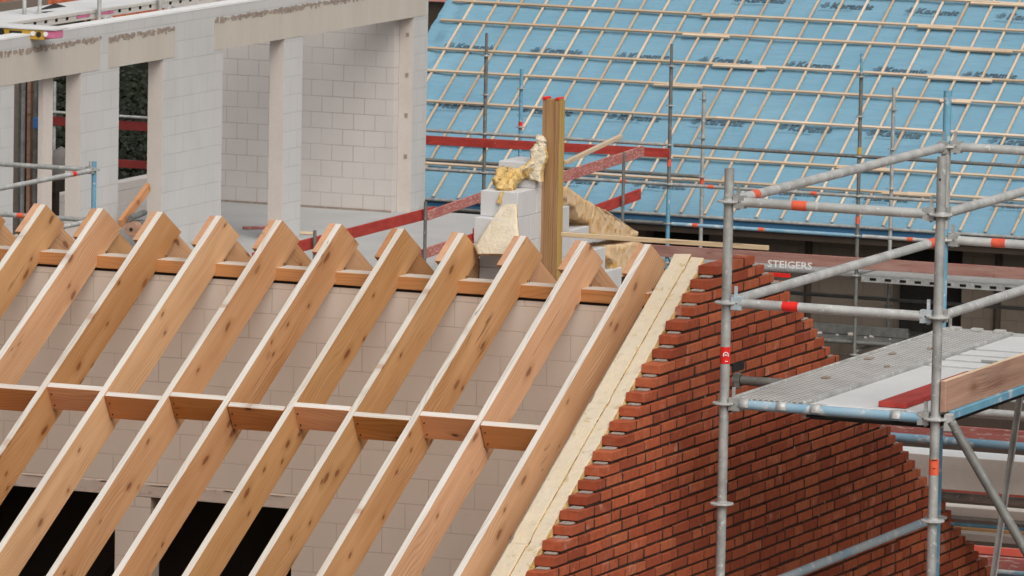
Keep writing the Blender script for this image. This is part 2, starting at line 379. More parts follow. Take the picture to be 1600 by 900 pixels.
# ------------------------------------------------------------------ block house under the timber roof
TH = R(29.8); CT, ST = math.cos(TH), math.sin(TH); TT = math.tan(TH); ZR = 12.0
EAVE = 4.3
def roofz(y): return ZR-abs(y)*TT
house = empty('block_house', (-2.2, 0, 0), 'unfinished block house with two dark openings under the open timber rafters', 'house')
o1, o2, o3 = (-4.6, -2.985), (-2.778, -1.957), (10.49, 8.9)
m = MB(); y0, y1 = -.055, .055
m.box(-5.2, -.002, y0, y1, 10.56, 11.675)
m.box(-5.2, o1[0], y0, y1, 8.2, 10.56); m.box(o1[1], o2[0], y0, y1, 8.2, 10.56); m.box(o2[1], -.002, y0, y1, 8.2, 10.56)
m.box(o1[0], o1[1], y0, y1, 8.2, 8.9); m.box(o2[0], o2[1], y0, y1, 8.2, 8.9)
m.build('spine_wall', 'spine', house)
for a, b_ in (o1, o2):
    m = MB(); m.box(a-.10, b_+.10, y0-.003, y1+.003, 10.49, 10.562); m.build('lintel', 'spinelint', house, bevel=.003)
m = MB()
for a in (o1[1]+.002, o2[0]-.004):
    pass
for k in range(26):      # mortar crumbs squeezed out along the lintels
    x = random.choice((random.uniform(-4.2, -3.0), random.uniform(-2.8, -1.95))); h = random.uniform(.002, .006)
    m.box(x, x+random.uniform(.02, .12), y0-.008, y0+.01, 10.556, 10.556+h)
m.build('mortar_crumbs', 'spinelint', house)
# outer walls, gable leaf, floor and dark interior
m = MB()
m.box(-5.2, .14, -EAVE+.3, -EAVE+.5, 0, roofz(EAVE-.3)-.3)
m.box(-5.2, .14, EAVE-.5, EAVE-.3, 0, roofz(EAVE-.3)-.3)
m.build('outer_wall', 'cross', house)
def leaf(x0, x1, name, drop, mat):
    m = MB(); e = EAVE-.31
    m.prism([(-e, 0), (e, 0), (e, roofz(e)-drop), (0, ZR-drop), (-e, roofz(e)-drop)], 'x', x0, x1); return m.build(name, mat, house)
leaf(.055, .15, 'gable_leaf', .205, 'spine'); leaf(-5.4, -5.21, 'gable_leaf', .3, 'cross')
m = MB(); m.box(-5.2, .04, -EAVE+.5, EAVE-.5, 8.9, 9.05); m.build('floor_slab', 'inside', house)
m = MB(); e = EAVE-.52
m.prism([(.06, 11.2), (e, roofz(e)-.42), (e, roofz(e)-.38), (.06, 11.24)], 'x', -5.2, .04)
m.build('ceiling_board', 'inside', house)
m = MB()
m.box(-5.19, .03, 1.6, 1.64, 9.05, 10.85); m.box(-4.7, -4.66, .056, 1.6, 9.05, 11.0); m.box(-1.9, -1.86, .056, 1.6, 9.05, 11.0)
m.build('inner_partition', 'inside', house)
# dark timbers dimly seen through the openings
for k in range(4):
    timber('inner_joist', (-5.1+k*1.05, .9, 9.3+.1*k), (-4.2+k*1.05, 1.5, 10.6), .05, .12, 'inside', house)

# ------------------------------------------------------------------ timber roof frame
roof = empty('timber_roof_frame', (-2.2, 0, 11.68), 'open pitched roof frame of fresh pale spruce rafters with one row of blocking', 'roof frame')
SP = .3455; TW = .034; DP = .223; LR = EAVE/CT
def rafter(x1, front, seed):
    """x1: +X face. local: x down the slope, y across, z out of the roof"""
    sgn = -1 if front else 1
    xd = Vector((0, sgn*CT, -ST)); zd = Vector((0, sgn*ST, CT)); yd = zd.cross(xd)
    jit = random.uniform(-.004, .004)
    mw = Matrix(((xd.x, yd.x, zd.x, x1-TW/2), (xd.y, yd.y, zd.y, 0), (xd.z, yd.z, zd.z, ZR+jit), (0, 0, 0, 1)))
    m = MB(); t = DP/math.sin(2*TH)
    cx_ = -math.cos(2*TH)*t
    # polygon in (x,z); upper end is cut along the other roof plane
    notch = (DP-.0)/1
    poly = [(0, 0), (LR, 0), (LR, -DP), (cx_, -DP)]
    n = len(poly); vs = [(u, -TW/2, q) for u, q in poly]+[(u, TW/2, q) for u, q in poly]
    m.add(vs, [tuple(range(n))[::-1], tuple(range(n, 2*n))], 0)
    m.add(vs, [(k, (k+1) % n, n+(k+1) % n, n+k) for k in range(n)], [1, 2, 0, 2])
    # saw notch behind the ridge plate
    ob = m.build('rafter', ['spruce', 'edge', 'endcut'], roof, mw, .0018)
    return ob
NR = 15
for i in range(NR):
    xr = .008-i*SP+random.uniform(-.006, .006)
    rafter(xr, True, i); rafter(xr-TW-.001, False, i)
# ridge plate in one length under the rafters
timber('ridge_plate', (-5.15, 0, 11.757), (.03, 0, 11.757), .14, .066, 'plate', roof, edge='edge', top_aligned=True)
m = MB(); m.box(-5.1, -.005, -.052, .052, 11.675, 11.690); m.build('shadow_gap_strip', 'black', roof)  # black strip painted in as the shadow line under the plate
# blocking row
for i in range(NR-1):
    xa, xb = -(i+1)*SP+.008+.001, -i*SP+.008-TW-.001
    s0 = (1.335 if i % 2 else 1.372)/CT*1.0-.012
    s0 += random.uniform(-.006, .006)
    c = Vector((0, -CT*s0, ZR-ST*s0)); z = Vector((0, -ST, CT))
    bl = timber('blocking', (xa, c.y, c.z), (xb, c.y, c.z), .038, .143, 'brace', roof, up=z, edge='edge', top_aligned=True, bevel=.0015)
    nm = MB()
    for (dx, dz) in ((.018, -.045), (.020, -.115), (xb-xa-.016, -.05)):
        p = Vector((xa+dx, c.y, c.z))+z*dz+Vector((0, -CT, -ST))*.019
        nm.tube(p, p+Vector((0, -CT, -ST))*.004, .004, 8)
    nm.build('nail_head', 'nail', bl)
# nails/plates where the rafters sit on the plate
for i in range(NR):
    x = .008-i*SP
    p = Vector((x+.001, .035, 11.752))
    nm = MB(); nm.tube(p, p+Vector((.002, -.012, .020)), .0018, 6); nm.tube(p+Vector((0, .02, .004)), p+Vector((.002, .010, .018)), .0016, 6)
    nm.build('nail', 'nail', roof)

# ------------------------------------------------------------------ mineral wool strips along the verge
def wool_strip(x0, x1, y_bot, y_top, drop, thick, label, mat='wool', amp=.004):
    m = MB(); n = 160; rows = []
    for k in range(n+1):
        y = y_bot+(y_top-y_bot)*k/n; r = []
        seam = .010 if (k % 39) in (0, 1) else 0
        for (xx, dz) in ((x0, -thick), (x0, -.001), (x0+(x1-x0)*.1, 0), (x0+(x1-x0)*.9, 0), (x1, -.001), (x1, -thick)):
            q = Vector((xx*9, y*14, dz*20)); j = noise.noise(q)*amp+noise.noise(q*3.1)*amp*.7
            r.append((xx+j*.9*(1 if dz < 0 else 0), y, roofz(y)-drop+dz+j*1.3-seam*(1 if dz > -.01 else 0)))
        rows.append(r)
    vs = [v for r in rows for v in r]; w_ = 6
    fs = [(k*w_+j, k*w_+j+1, (k+1)*w_+j+1, (k+1)*w_+j) for k in range(n) for j in range(w_-1)]
    m.add(vs, fs, [1 if j in (0, 4) else 0 for k in range(n) for j in range(w_-1)], False)
    m.add(rows[-1], [tuple(range(w_))], 1); m.add(rows[0], [tuple(range(w_))[::-1]], 1)
    ob = m.build('insulation_strip', [mat, 'woolo']); tag(ob, label, 'insulation', 'mineral wool strips along the verge'); return ob
wool_strip(.152, .2425, -EAVE+.2, -.03, .012, .12, 'cream mineral wool strip next to the last rafter')
wool_strip(.2465, .318, -EAVE+.2, -.05, .017, .12, 'cream mineral wool strip next to the stepped brickwork', amp=.006)

# ------------------------------------------------------------------ brick gable
gable = empty('brick_gable_wall', (.37, 0, 0), 'stepped red brick gable wall with raked joints and no coping yet', 'brick wall')
XO, XI = .419, .321; CO = .0602; ZT = 11.929
bm_, mo, pad = MB(), MB(), MB()
prev = None
for k in range(64):
    zt = ZT-k*CO; zb = zt-.0456
    yl = -.127-k*.1048+random.uniform(-.022, .022); yr = (.42, .56, .70)[k] if k < 3 else .55+k*.1048+random.uniform(-.03, .03)
    if k == 0: yl = -.13
    y = yl; first = True
    nb = 0
    while y < yr-.03:
        L = random.uniform(.200, .210) if random.random() < .74 else random.uniform(.098, .13)
        if first and random.random() < .5: L = .17
        if y+L > yr-.05: L = yr-y
        if L > .26: L = .2
        hole = abs(y+L/2-.25) < .12 and k in (9, 10) and False
        c = (random.random(), random.random(), random.random())
        jx = random.uniform(-.004, .003)
        jz = random.uniform(-.0022, .0018)
        if not first: mo.box(XI+.014, XO-.0025, y-.0148, y-.0002, zb+.002, zt-.004)
        if not hole:
            v0 = len(bm_.v); bm_.box(XI, XO+jx, y, y+L, zb+jz, zt+jz, 0, c, .0028)
            for q in range(v0, len(bm_.v)):
                a_ = .0042 if random.random() < .07 else .0011
                bm_.v[q] = bm_.v[q]+Vector((random.uniform(-a_, a_*.3), random.uniform(-a_, a_), random.uniform(-a_, a_)*.7))
        y += L+.015; first = False; nb += 1
    ye = y-.012
    mo.box(XI+.012, XO-.011, yl+.014, ye-.014, zb-.0118, zt-.003)
    if prev is not None:
        # light bed mortar left where the brick above starts
        pl, pr = prev
        pad.box(XI+.016, XO-.020, pl-random.uniform(.018, .05), pl+.05, zt-.001, zt+.0112, ch=.004)
        pad.box(XI+.012, XO-.014, pr-.05, ye-random.uniform(.04, .08), zt-.001, zt+.009, ch=.003)
    prev = (yl, ye)
bm_.build('brickwork', 'brick', gable); mo.build('joint_mortar', 'mortar', gable); pad.build('bed_mortar', 'mortpad', gable)
# putlog hole with its dark soldier opening
hp = at(1157, 573, 'x', XO)
# mortar splashes on the face
sp = MB()
for k in range(46):
    y = random.uniform(-1.4, 2.6); z = random.uniform(9.9, 11.3)
    if z > min(11.9-.574*(y-.55), 11.9+.574*(y+.12)): continue
    a = random.uniform(.002, .006); sp.box(XO-.002, XO+.002, y, y+a*1.2, z, z+a*random.uniform(1, 2.6))
sp.build('mortar_splash', 'mortpad', gable)

# ------------------------------------------------------------------ party wall of white blocks
party = empty('white_block_parapet', (-.95, .7, 11), 'stepped white aerated block wall rising behind the ridge beside the timber post', 'block wall')
PX0, PX1 = -1.058, -.848
def course_block(yf, yb, zt, h=.133):
    y = yf
    while y < yb-.02:
        L = min(.26, yb-y); 
        if yb-(y+L) < .05: L = yb-y
        m = MB(); m.box(PX0, PX1, y+.0008, y+L-.0008, zt-h, zt); m.build('block', 'aac', party, bevel=.0025); y += L
for (yf, yb, zt) in ((.50, .77, 12.327), (.27, .80, 12.193), (.19, .98, 12.059), (.27, 1.26, 11.925), (.27, 1.50, 11.79), (.27, 1.74, 11.655)):
    course_block(yf, yb, zt)
m = MB(); m.box(PX0+.001, PX1-.001, .27, 1.95, 8.95, 11.52); m.build('block_base', 'aac', party)

# timber post of several boards with red tips
post = empty('timber_post', (-.80, .60, 11), 'tall brown treated timber post of joined boards with red painted tips', 'post')
ZP = 12.66
for (xa, xb, ya, yb, zz, mt) in ((-.852, -.831, .590, .645, ZP+.004, 'treated'), (-.8305, -.780, .585, .645, ZP-.004, 'treated'), (-.7795, -.7535, .588, .645, ZP+.002, 'treated'), (-.7532, -.750, .586, .652, ZP-.01, 'treated_y')):
    timber('post_board', ((xa+xb)/2, (ya+yb)/2, 10.6), ((xa+xb)/2, (ya+yb)/2, zz), xb-xa, yb-ya, mt, post, up=(0, 1, 0), bevel=.0012)
for x in (-.8405, -.766):
    m = MB(); m.box(x-.010, x+.011, .583, .65, ZP-.008, ZP+.008, ch=.004); m.build('painted_tip', 'redtape', post)

# ------------------------------------------------------------------ loose insulation around the parapet
def sheet(name, path, width, thick, mats, label, amp=.02, taper=None, seed=0, side_m=1, cuts=44, wd=None):
    """a thick ragged slab swept along a path; width is a vector or list of vectors"""
    m = MB(); P = [Vector(p) for p in path]; W_ = width if isinstance(width, list) else [width]*len(P)
    pts = []
    seg = len(P)-1; N = cuts; ww = 15
    for k in range(N+1):
        t = k/N*seg; i = min(int(t), seg-1); u = t-i
        p = P[i].lerp(P[i+1], u); wv = Vector(W_[i]).lerp(Vector(W_[i+1]), u); d = (P[i+1]-P[i]).normalized()
        nr = wv.cross(d).normalized(); top = []; bot = []
        for j in range(ww):
            a = j/(ww-1)-.5; q = p+wv*a
            s_ = Vector((seed*7.3, seed*3.1, 0))
            n1 = noise.noise_vector(q*16+s_)*amp+noise.noise_vector(q*45+s_)*amp*.5+noise.noise_vector(q*110+s_)*amp*.35
            edge = 1-.35*abs(2*a)**4
            top.append(q+nr*thick*.5*edge+n1); bot.append(q-nr*thick*.5*edge+n1*.8)
        pts.append(top+bot[::-1])
    w2 = ww*2; vs = [v for r in pts for v in r]
    fs = []; mi = []
    for k in range(N):
        for j in range(w2):
            fs.append((k*w2+j, k*w2+(j+1) % w2, (k+1)*w2+(j+1) % w2, (k+1)*w2+j)); mi.append(0 if (j < ww-1 or ww <= j < w2-1) else side_m)
    m.add(vs, fs, mi, True)
    m.add(pts[0], [tuple(range(w2))[::-1]], side_m); m.add(pts[-1], [tuple(range(w2))], side_m)
    ob = m.build(name, mats); tag(ob, label, 'insulation'); return ob
# cream board leaning on the front of the parapet
a_, b_ = at(784, 322, 'y', .255), at(807, 320, 'y', .255)
c_, d_ = at(814, 386, 'y', .12), at(742, 385, 'y', .12)
sheet('insulation_board', [(a_+b_)/2, ((a_+b_)/2).lerp((c_+d_)/2, .5)+Vector((0, -.008, 0)), (c_+d_)/2, at(776, 398, 'y', .10)],
      [b_-a_, (b_-a_).lerp(c_-d_, .5), c_-d_, (c_-d_)*.8], .022, ['woolw', 'woolo'], 'flat cream insulation board leaning against the front of the white blocks', .003, seed=1, cuts=30)
wx = Vector((1, 0, 0))
def px(x, y, Y): return at(x, y, 'y', Y)
sheet('torn_insulation', [px(789, 302, .33), px(789, 284, .40), px(800, 272, .46), px(815, 270, .47)],
      [wx*.09, wx*.13, wx*.14, wx*.13], .075, ['woolo', 'woolo'], 'lump of yellow mineral wool slumped on the second white block', .022, seed=2)
sheet('torn_insulation', [px(798, 280, .44), px(815, 268, .46), px(833, 262, .50), px(842, 250, .52)],
      [wx*.06+Vector((0, .10, 0)), wx*.07+Vector((0, .12, .0)), wx*.06+Vector((0, .1, 0)), wx*.05+Vector((0, .08, 0))], .034, ['woolw', 'woolo'], 'cream fleece face of torn wool folded over the top white block', .012, seed=3)
sheet('torn_insulation', [px(837, 282, .50), px(839, 258, .51), px(842, 238, .52), px(844, 226, .53)],
      [wx*.07, wx*.08, wx*.07, wx*.05], .065, ['woolw', 'woolo'], 'upright yellow wool strip caught against the timber post', .014, seed=4)
sheet('torn_insulation', [px(843, 236, .53), px(846, 224, .54), px(846, 212, .55)],
      [wx*.06, wx*.055, wx*.025], .05, ['woolw', 'woolw'], 'white fluffy tuft on top of the wool beside the post', .018, seed=5)
sheet('torn_insulation', [px(780, 318, .262), px(782, 306, .262), px(784, 298, .27)], wx*.018, .02, ['woolo', 'woolo'],
      'small orange scrap of wool hanging down the second block', .010, seed=6, cuts=12)
# big slab on the back slope of the parapet
def wool_poly(pix, X0, X1, label, mats, seed):
    m = MB(); P = [at(x, y, 'x', X1) for x, y in pix]; n = len(P); dn = []
    for i in range(n):
        a, b2 = P[i], P[(i+1) % n]; L = (b2-a).length; c_ = max(2, int(L/.02))
        for k in range(c_): dn.append(a.lerp(b2, k/c_))
    out = []
    for q in dn:
        j = noise.noise_vector(q*14+Vector((seed, 0, 0)))*.006+noise.noise_vector(q*50)*.004
        out.append(q+Vector((0, j.y, j.z)))
    bm = bmesh.new(); fv = [bm.verts.new(q) for q in out]; f = bm.faces.new(fv)
    r = bmesh.ops.triangulate(bm, faces=[f])
    for _ in range(4): bmesh.ops.subdivide_edges(bm, edges=[e for e in bm.edges if e.calc_length() > .03], cuts=1, use_grid_fill=False); bmesh.ops.triangulate(bm, faces=bm.faces)
    bound = {v for e in bm.edges if e.is_boundary for v in e.verts}
    for v in bm.verts:
        q = v.co*1.0
        v.co.x += (noise.noise(q*30)*.005+noise.noise(q*90)*.005)*(0.3 if v in bound else 1)
    ex = bmesh.ops.extrude_face_region(bm, geom=list(bm.faces))
    bmesh.ops.translate(bm, verts=[g_ for g_ in ex['geom'] if isinstance(g_, bmesh.types.BMVert)], vec=(X0-X1, 0, 0))
    bmesh.ops.recalc_face_normals(bm, faces=bm.faces)
    me = bpy.data.meshes.new('insulation_slab')
    org = Vector(P[0])
    for v in bm.verts: v.co -= org
    for mm in mats: me.materials.append(M[mm])
    for f in bm.faces:
        f.smooth = True
        if f.normal.z > .45 and f.normal.y > 0: f.material_index = 1
    bm.to_mesh(me); bm.free()
    ob = bpy.data.objects.new('insulation_slab', me); place(ob, Matrix.Translation(org)); tag(ob, label, 'insulation'); return ob
wool_poly([(886, 292), (912, 310), (960, 338), (998, 364), (996, 372), (960, 374), (926, 374), (921, 350), (905, 342), (898, 326), (886, 320)], -1.03, -.862,
          'thick brown wool slab sloping down to the right behind the timber post', ['woolb', 'woolw'], 1)
wool_poly([(952, 384), (1000, 378), (1012, 384), (1000, 404), (985, 428), (962, 436), (958, 410), (951, 404)], -1.03, -.862,
          'orange wool slab standing behind the last rafter heads', ['woolb', 'woolw'], 5)

# light laths
def lath(name, p0, p1, wv, h, mat, label, cat='lath'):
    ob = timber(name, p0, p1, wv, h, mat, bevel=.002); tag(ob, label, cat); return ob
lath('timber_lath', (-.54, .13, 12.008), (.60, .13, 12.008), .024, .024, 'lath', 'long thin pale lath lying across the last rafter heads')
lath('timber_lath', at(884, 254, 'x', -.735), at(970, 213, 'x', -.735), .022, .022, 'batten', 'short whitish lath sticking out behind the timber post')

# ------------------------------------------------------------------ near tube scaffold
YP, YQ = -.839, 2.40; XP, XQ = .75, 1.861
scaf = empty('tube_scaffold', (XP, YP, 0), 'close grey galvanised tube scaffold standing in front of the brick gable', 'scaffold')
RT_ = .0242
def standard(x, y, z1, mat, parent, top_spigot=True, z0=0.0, rings=None, rr=RT_, ringm='steelp', n=18):
    m = MB(); m.tube((x, y, z0), (x, y, z1), rr, n)
    st = m.build('standard', mat, parent)
    for z in (rings or []):
        rm = MB(); k8 = 16; c_ = Vector((x, y, z)); zs = ((-.016, 1.12), (-.006, 1.14), (-.005, 2.35), (-.003, 2.45), (.003, 2.45), (.005, 2.35), (.006, 1.14), (.016, 1.12))
        vs = [c_+Vector((rr*q*math.cos(2*math.pi*j/k8), rr*q*math.sin(2*math.pi*j/k8), dz)) for dz, q in zs for j in range(k8)]
        rm.add(vs, [(a*k8+j, a*k8+(j+1) % k8, (a+1)*k8+(j+1) % k8, (a+1)*k8+j) for a in range(7) for j in range(k8)])
        rm.build('rosette', ringm, st)
    return st
RZ = [12.345-.5045*k for k in range(9)]
s1 = standard(XP, YP, 12.51, 'steel', scaf, rings=RZ)
s2 = standard(XQ, YP, 12.632, 'steel', scaf, rings=RZ)
s3 = standard(XP, YQ, 12.36, 'blue', scaf, rings=RZ)
m = MB(); m.tube((XP, YQ, 12.30), (XP, YQ, 12.645), .0215, 16); m.build('spigot', 'blue', s3)
m = MB(); m.tube((XP, YQ, 11.9), (XP, YQ, 12.34), RT_+.0015, 18); m.build('sleeve', 'steel', s3)
s4 = standard(XQ, YQ, 12.36, 'steel', scaf, rings=RZ)
m = MB(); m.tube((XP-.0245, YP, 12.49), (XP-.020, YP, 12.49), .006, 8); m.tube((XQ, YP-.0246, 12.52), (XQ, YP-.020, 12.52), .006, 8)
m.build('pin_hole', 'black', scaf)
def wedge_head(m, p, d):
    """cast wedge head of a ledger at the rosette, d = unit direction away from the standard"""
    d = Vector(d); u = Vector((0, 0, 1)); sdv = d.cross(u)
    def ob_(c, a, b_, h):
        vs = [c+d*i*a+sdv*j*b_+u*k*h for k in (-1, 1) for (i, j) in ((-1, -1), (1, -1), (1, 1), (-1, 1))]
        m.add(vs, [(3, 2, 1, 0), (4, 5, 6, 7), (0, 1, 5, 4), (1, 2, 6, 5), (2, 3, 7, 6), (3, 0, 4, 7)])
    ob_(p+d*.052+u*.018, .022, .020, .013); ob_(p+d*.052-u*.018, .022, .020, .013); ob_(p+d*.075, .012, .022, .032)
    ob_(p+d*.050+u*.022, .008, .004, .062)
def ledger(z, a, b_, name, mat, parent, splash=None, headm='steel'):
    a = Vector((a[0], a[1], z)); b2 = Vector((b_[0], b_[1], z)); d = (b2-a).normalized()
    m = MB(); m.tube(a+d*.075, b2-d*.075, .0242, 18); ob = m.build(name, mat, parent)
    for p_, q_ in ((a, d), (b2, -d)):
        h = MB(); wedge_head(h, p_, q_); h.build('wedge_head', headm, ob)
    return ob
def band(a, b_, z, t0, t1, mat, parent, r=.0252):
    a = Vector((a[0], a[1], z)); b2 = Vector((b_[0], b_[1], z)); m = MB(); m.tube(a.lerp(b2, t0), a.lerp(b2, t1), r, 18); return m.build('tape_band', mat, parent)
P1, P2, P3, P4 = (XP, YP), (XQ, YP), (XP, YQ), (XQ, YQ)
for z, m1 in ((RZ[0], 'steelp'), (RZ[1], 'steelp')):
    g1 = ledger(z, P1, P2, 'guard_rail', m1, scaf, headm='steel' if z == RZ[0] else 'bluemix')
    if z == RZ[0]: band(P1, P2, z, .305, .375, 'tape', g1)
    else: band(P1, P2, z, .27, .345, 'redtape', g1)
    g2 = ledger(z, P1, P3, 'guard_rail', 'steelp', scaf)
    if z == RZ[0]: band(P1, P3, z, .095, .12, 'tape', g2)
    else: band(P1, P3, z, .92, .955, 'tape', g2)
    g3 = ledger(z, P3, (XQ+1.1, YQ), 'guard_rail', m1, scaf)
    if z == RZ[1]: band(P3, (XQ+1.1, YQ), z, .125, .16, 'tape', g3)
    ledger(z, P2, (XQ, YQ), 'guard_rail', 'steelp', scaf)
ledger(RZ[2], P1, P2, 'ledger', 'bluep', scaf)
ledger(RZ[2], P3, P4, 'ledger', 'steelp', scaf)
ledger(RZ[4], P1, P3, 'ledger', 'bluemix', scaf); ledger(RZ[6], P1, P2, 'ledger', 'bluep', scaf); ledger(RZ[6], P3, P4, 'ledger', 'steelp', scaf)
# diagonal brace going down to the right
m = MB(); m.tube((XQ+.075, YP+.02, RZ[2]-.01), (XQ+1.0, YP+.02, RZ[2]-1.40), .0242, 16); br = m.build('diagonal_brace', 'steeld', scaf)
h = MB(); h.box(XQ+.045, XQ+.085, YP, YP+.04, RZ[2]-.06, RZ[2]+.03, ch=.006); h.build('wedge_head', 'steelp', br)
# sticker bands
m = MB(); m.tube((XP, YP, 11.535), (XP, YP, 11.62), .0250, 20); st = m.build('red_sticker', 'redtape', s1)
m = MB()      # white curl and line printed on the sticker
cx0 = Vector((XP, YP, 11.58)); vd = Vector((CPOS.x-XP, CPOS.y-YP, 0)).normalized(); ux = Vector((-vd.y, vd.x, 0))
for k in range(14):
    t = R(-30+k*22); t2 = R(-30+(k+1)*22); rr = .0125
    pa = cx0+vd*.0252+ux*(rr*math.cos(t)+.003)+Vector((0, 0, rr*1.1*math.sin(t))); pb = cx0+vd*.0252+ux*(rr*math.cos(t2)+.003)+Vector((0, 0, rr*1.1*math.sin(t2)))
    if k < 11: m.tube(pa, pb, .0026, 6)
m.tube(cx0+vd*.0245+ux*.0-Vector((0, 0, .032)), cx0+vd*.0245+ux*.014-Vector((0, 0, .031)), .0022, 6)
m.tube(cx0+vd*.0252-ux*.004, cx0+vd*.0248+ux*.010, .0024, 6)
m.build('printed_mark', 'white', st)
m = MB(); m.tube((XQ, YP, 11.06), (XQ, YP, 11.14), .0250, 20); st = m.build('orange_sticker', 'tape', s2)
m = MB()
for zz, hw in ((11.135, .012), (11.094, .006)): m.tube(Vector((XQ, YP, zz))+vd*.0235-ux*hw, Vector((XQ, YP, zz))+vd*.0235+ux*hw, .003, 6)
m.build('printed_mark', 'black', st)
# wall tie tube going from the scaffold into the brickwork
tp = at(1145, 597, 'x', .5)
tie = MB(); tie.tube((.46, .05, 11.33), (1.15, .05, 11.33), .0242, 16); t_ = tie.build('tie_tube', 'steeld', scaf)
h = MB(); h.tube((.46, .05, 11.33), (.50, .05, 11.33), .032, 12); h.box(.47, .50, .02, .05, 11.29, 11.37, ch=.004); h.build('coupler', 'steeld', t_)
m = MB(); m.box(XO-.01, XO+.0045, .13, .29, 11.357, 11.403); m.build('putlog_hole', 'black', gable)

# decks on the near scaffold
DZ = 11.362
dk = empty('steel_deck', (.94, .8, DZ), 'perforated grey steel scaffold deck on the blue ledger beside the brick gable', 'scaffold deck')
m = MB(); m.box(.792, 1.162, -.80, 2.34, DZ-.012, DZ); m.build('perforated_plate', 'perf', dk)
m = MB()
for x in (.789, 1.164): m.box(x-.008, x+.010, -.81, 2.35, DZ-.075, DZ+.010, ch=.003)
m.build('side_rail', 'steelp', dk)
m = MB(); m.box(.782, 1.172, 2.335, 2.36, DZ-.06, DZ+.008)
for x in (.85, .97, 1.10): m.box(x-.03, x+.03, 2.33, 2.37, DZ, DZ+.018, ch=.004)
m.build('end_cap', 'steelp', dk)
def hook(x, parent):
    m = MB(); n = 10; vs = []
    for k in range(n+1):
        t = R(200-k*22); 
        for xx in (x-.026, x+.026):
            for rr in (.0255, .0290): vs.append((xx, YP+rr*math.cos(t), RZ[2]+rr*math.sin(t)))
    fs = []
    for k in range(n):
        a = k*4; fs += [(a, a+2, a+6, a+4), (a+1, a+5, a+7, a+3), (a, a+4, a+5, a+1), (a+2, a+3, a+7, a+6)]
    m.add(vs, fs, 0, True); m.box(x-.026, x+.026, YP+.02, YP+.07, DZ-.04, DZ-.002, ch=.003)
    return m.build('hook', 'steelp', parent)
for x in (.86, 1.06): hook(x, dk)
for k in range(9):
    pass
m = MB()
for (x, y, r_) in ((.93, .12, .014), (1.0, 1.5, .010), (.9, 1.2, .012), (1.05, .7, .009), (.86, .95, .016)):
    m.box(x-r_, x+r_*1.4, y-r_*2, y+r_*2, DZ, DZ+.010, ch=.003)
m.build('mortar_crumbs', 'smear', dk)
pk = empty('plywood_deck', (1.47, .3, DZ), 'smooth white topped scaffold deck with cross gaps near its far end', 'scaffold deck')
zp = DZ-.008
ys = [-.80, .955, 1.205, 1.445, 1.685, 2.34]
for a, b2 in zip(ys[:-1], ys[1:]):
    m = MB(); m.box(1.178, 1.86, a+.036, b2-.036, zp-.012, zp, ch=.002); m.build('deck_panel', 'coating', pk)
m = MB(); m.box(1.176, 1.19, -.81, 2.35, zp-.06, zp-.0125); m.box(1.85, 1.864, -.81, 2.35, zp-.06, zp-.0125); m.box(1.19, 1.85, -.80, 2.34, zp-.07, zp-.055); m.build('deck_frame', 'black', pk)
m = MB(); m.box(1.40, 1.47, 1.19, 1.23, zp+.0005, zp+.006, ch=.002); m.tube((1.39, 1.21, zp+.008), (1.48, 1.21, zp+.008), .005, 8); m.build('hinge', 'steel', pk)
for x in (1.24, 1.66): hook(x, pk)
ob = timber('red_plank', (1.585, -.70, zp+.016), (1.585, .62, zp+.016), .145, .028, 'redboard', bevel=.003)
tag(ob, 'short red painted plank lying on the white scaffold deck', 'plank')
ob = timber('toe_board', (1.905, -.86, DZ+.090), (1.905, 2.3, DZ+.090), .030, .155, 'oldboard', edge='lath', bevel=.003)
tag(ob, 'brown weathered toe board standing on edge along the near scaffold deck', 'toe board')
ob = timber('blue_side_rail', (1.925, -.80, DZ-.008), (1.925, 2.3, DZ-.008), .025, .042, 'blue', scaf, bevel=.004)
# leaning U profile
ob = MB(); p0 = Vector((1.185, 2.55, 11.22)); p1 = Vector((.985, 2.55, 9.60)); 
mw = frame(p0, p1, (0, -1, 0)); L = (p1-p0).length; u = MB()
u.box(0, L, -.017, .017, -.004, 0); u.box(0, L, -.017, -.012, 0, .014); u.box(0, L, .012, .017, 0, .014)
tag(u.build('metal_stud', 'steelp', None, mw), 'pale U shaped metal stud leaning below the scaffold deck', 'metal stud')

# ------------------------------------------------------------------ rear lower scaffold seen at the right edge
rs = empty('rear_scaffold', (1.0, 3.2, 0), 'lower blue and grey tube scaffold beyond the right foot of the brick gable', 'scaffold')
def tubex(y, z, x0, x1, mat, parent, name='ledger', r=.0242):
    m = MB(); m.tube((x0, y, z), (x1, y, z), r, 16); return m.build(name, mat, parent)
tubex(2.9, at(1490, 690, 'y', 2.9).z, -.6, 3.6, 'bluep', rs)
tubex(3.6, at(1530, 779, 'y', 3.6).z, -.6, 3.6, 'steelp', rs)
tubex(4.6, at(1560, 893, 'y', 4.6).z, .2, 3.6, 'bluep', rs)
tubex(3.6, at(1520, 811, 'y', 3.6).z, -.6, 3.6, 'steel', rs, r=.010)
tubex(3.6, at(1520, 821, 'y', 3.6).z, -.6, 3.6, 'blue', rs, r=.011)
tubex(3.2, at(1550, 646, 'y', 3.2).z, .55, 3.6, 'steelp', rs)
tubex(4.3, at(1540, 624, 'y', 4.3).z, -.6, 3.6, 'steel', rs, r=.010)
for x in (-.5, 3.2): standard(x, 3.05, 11.2, 'steel', rs, rings=[9.9, 10.4, 10.9])
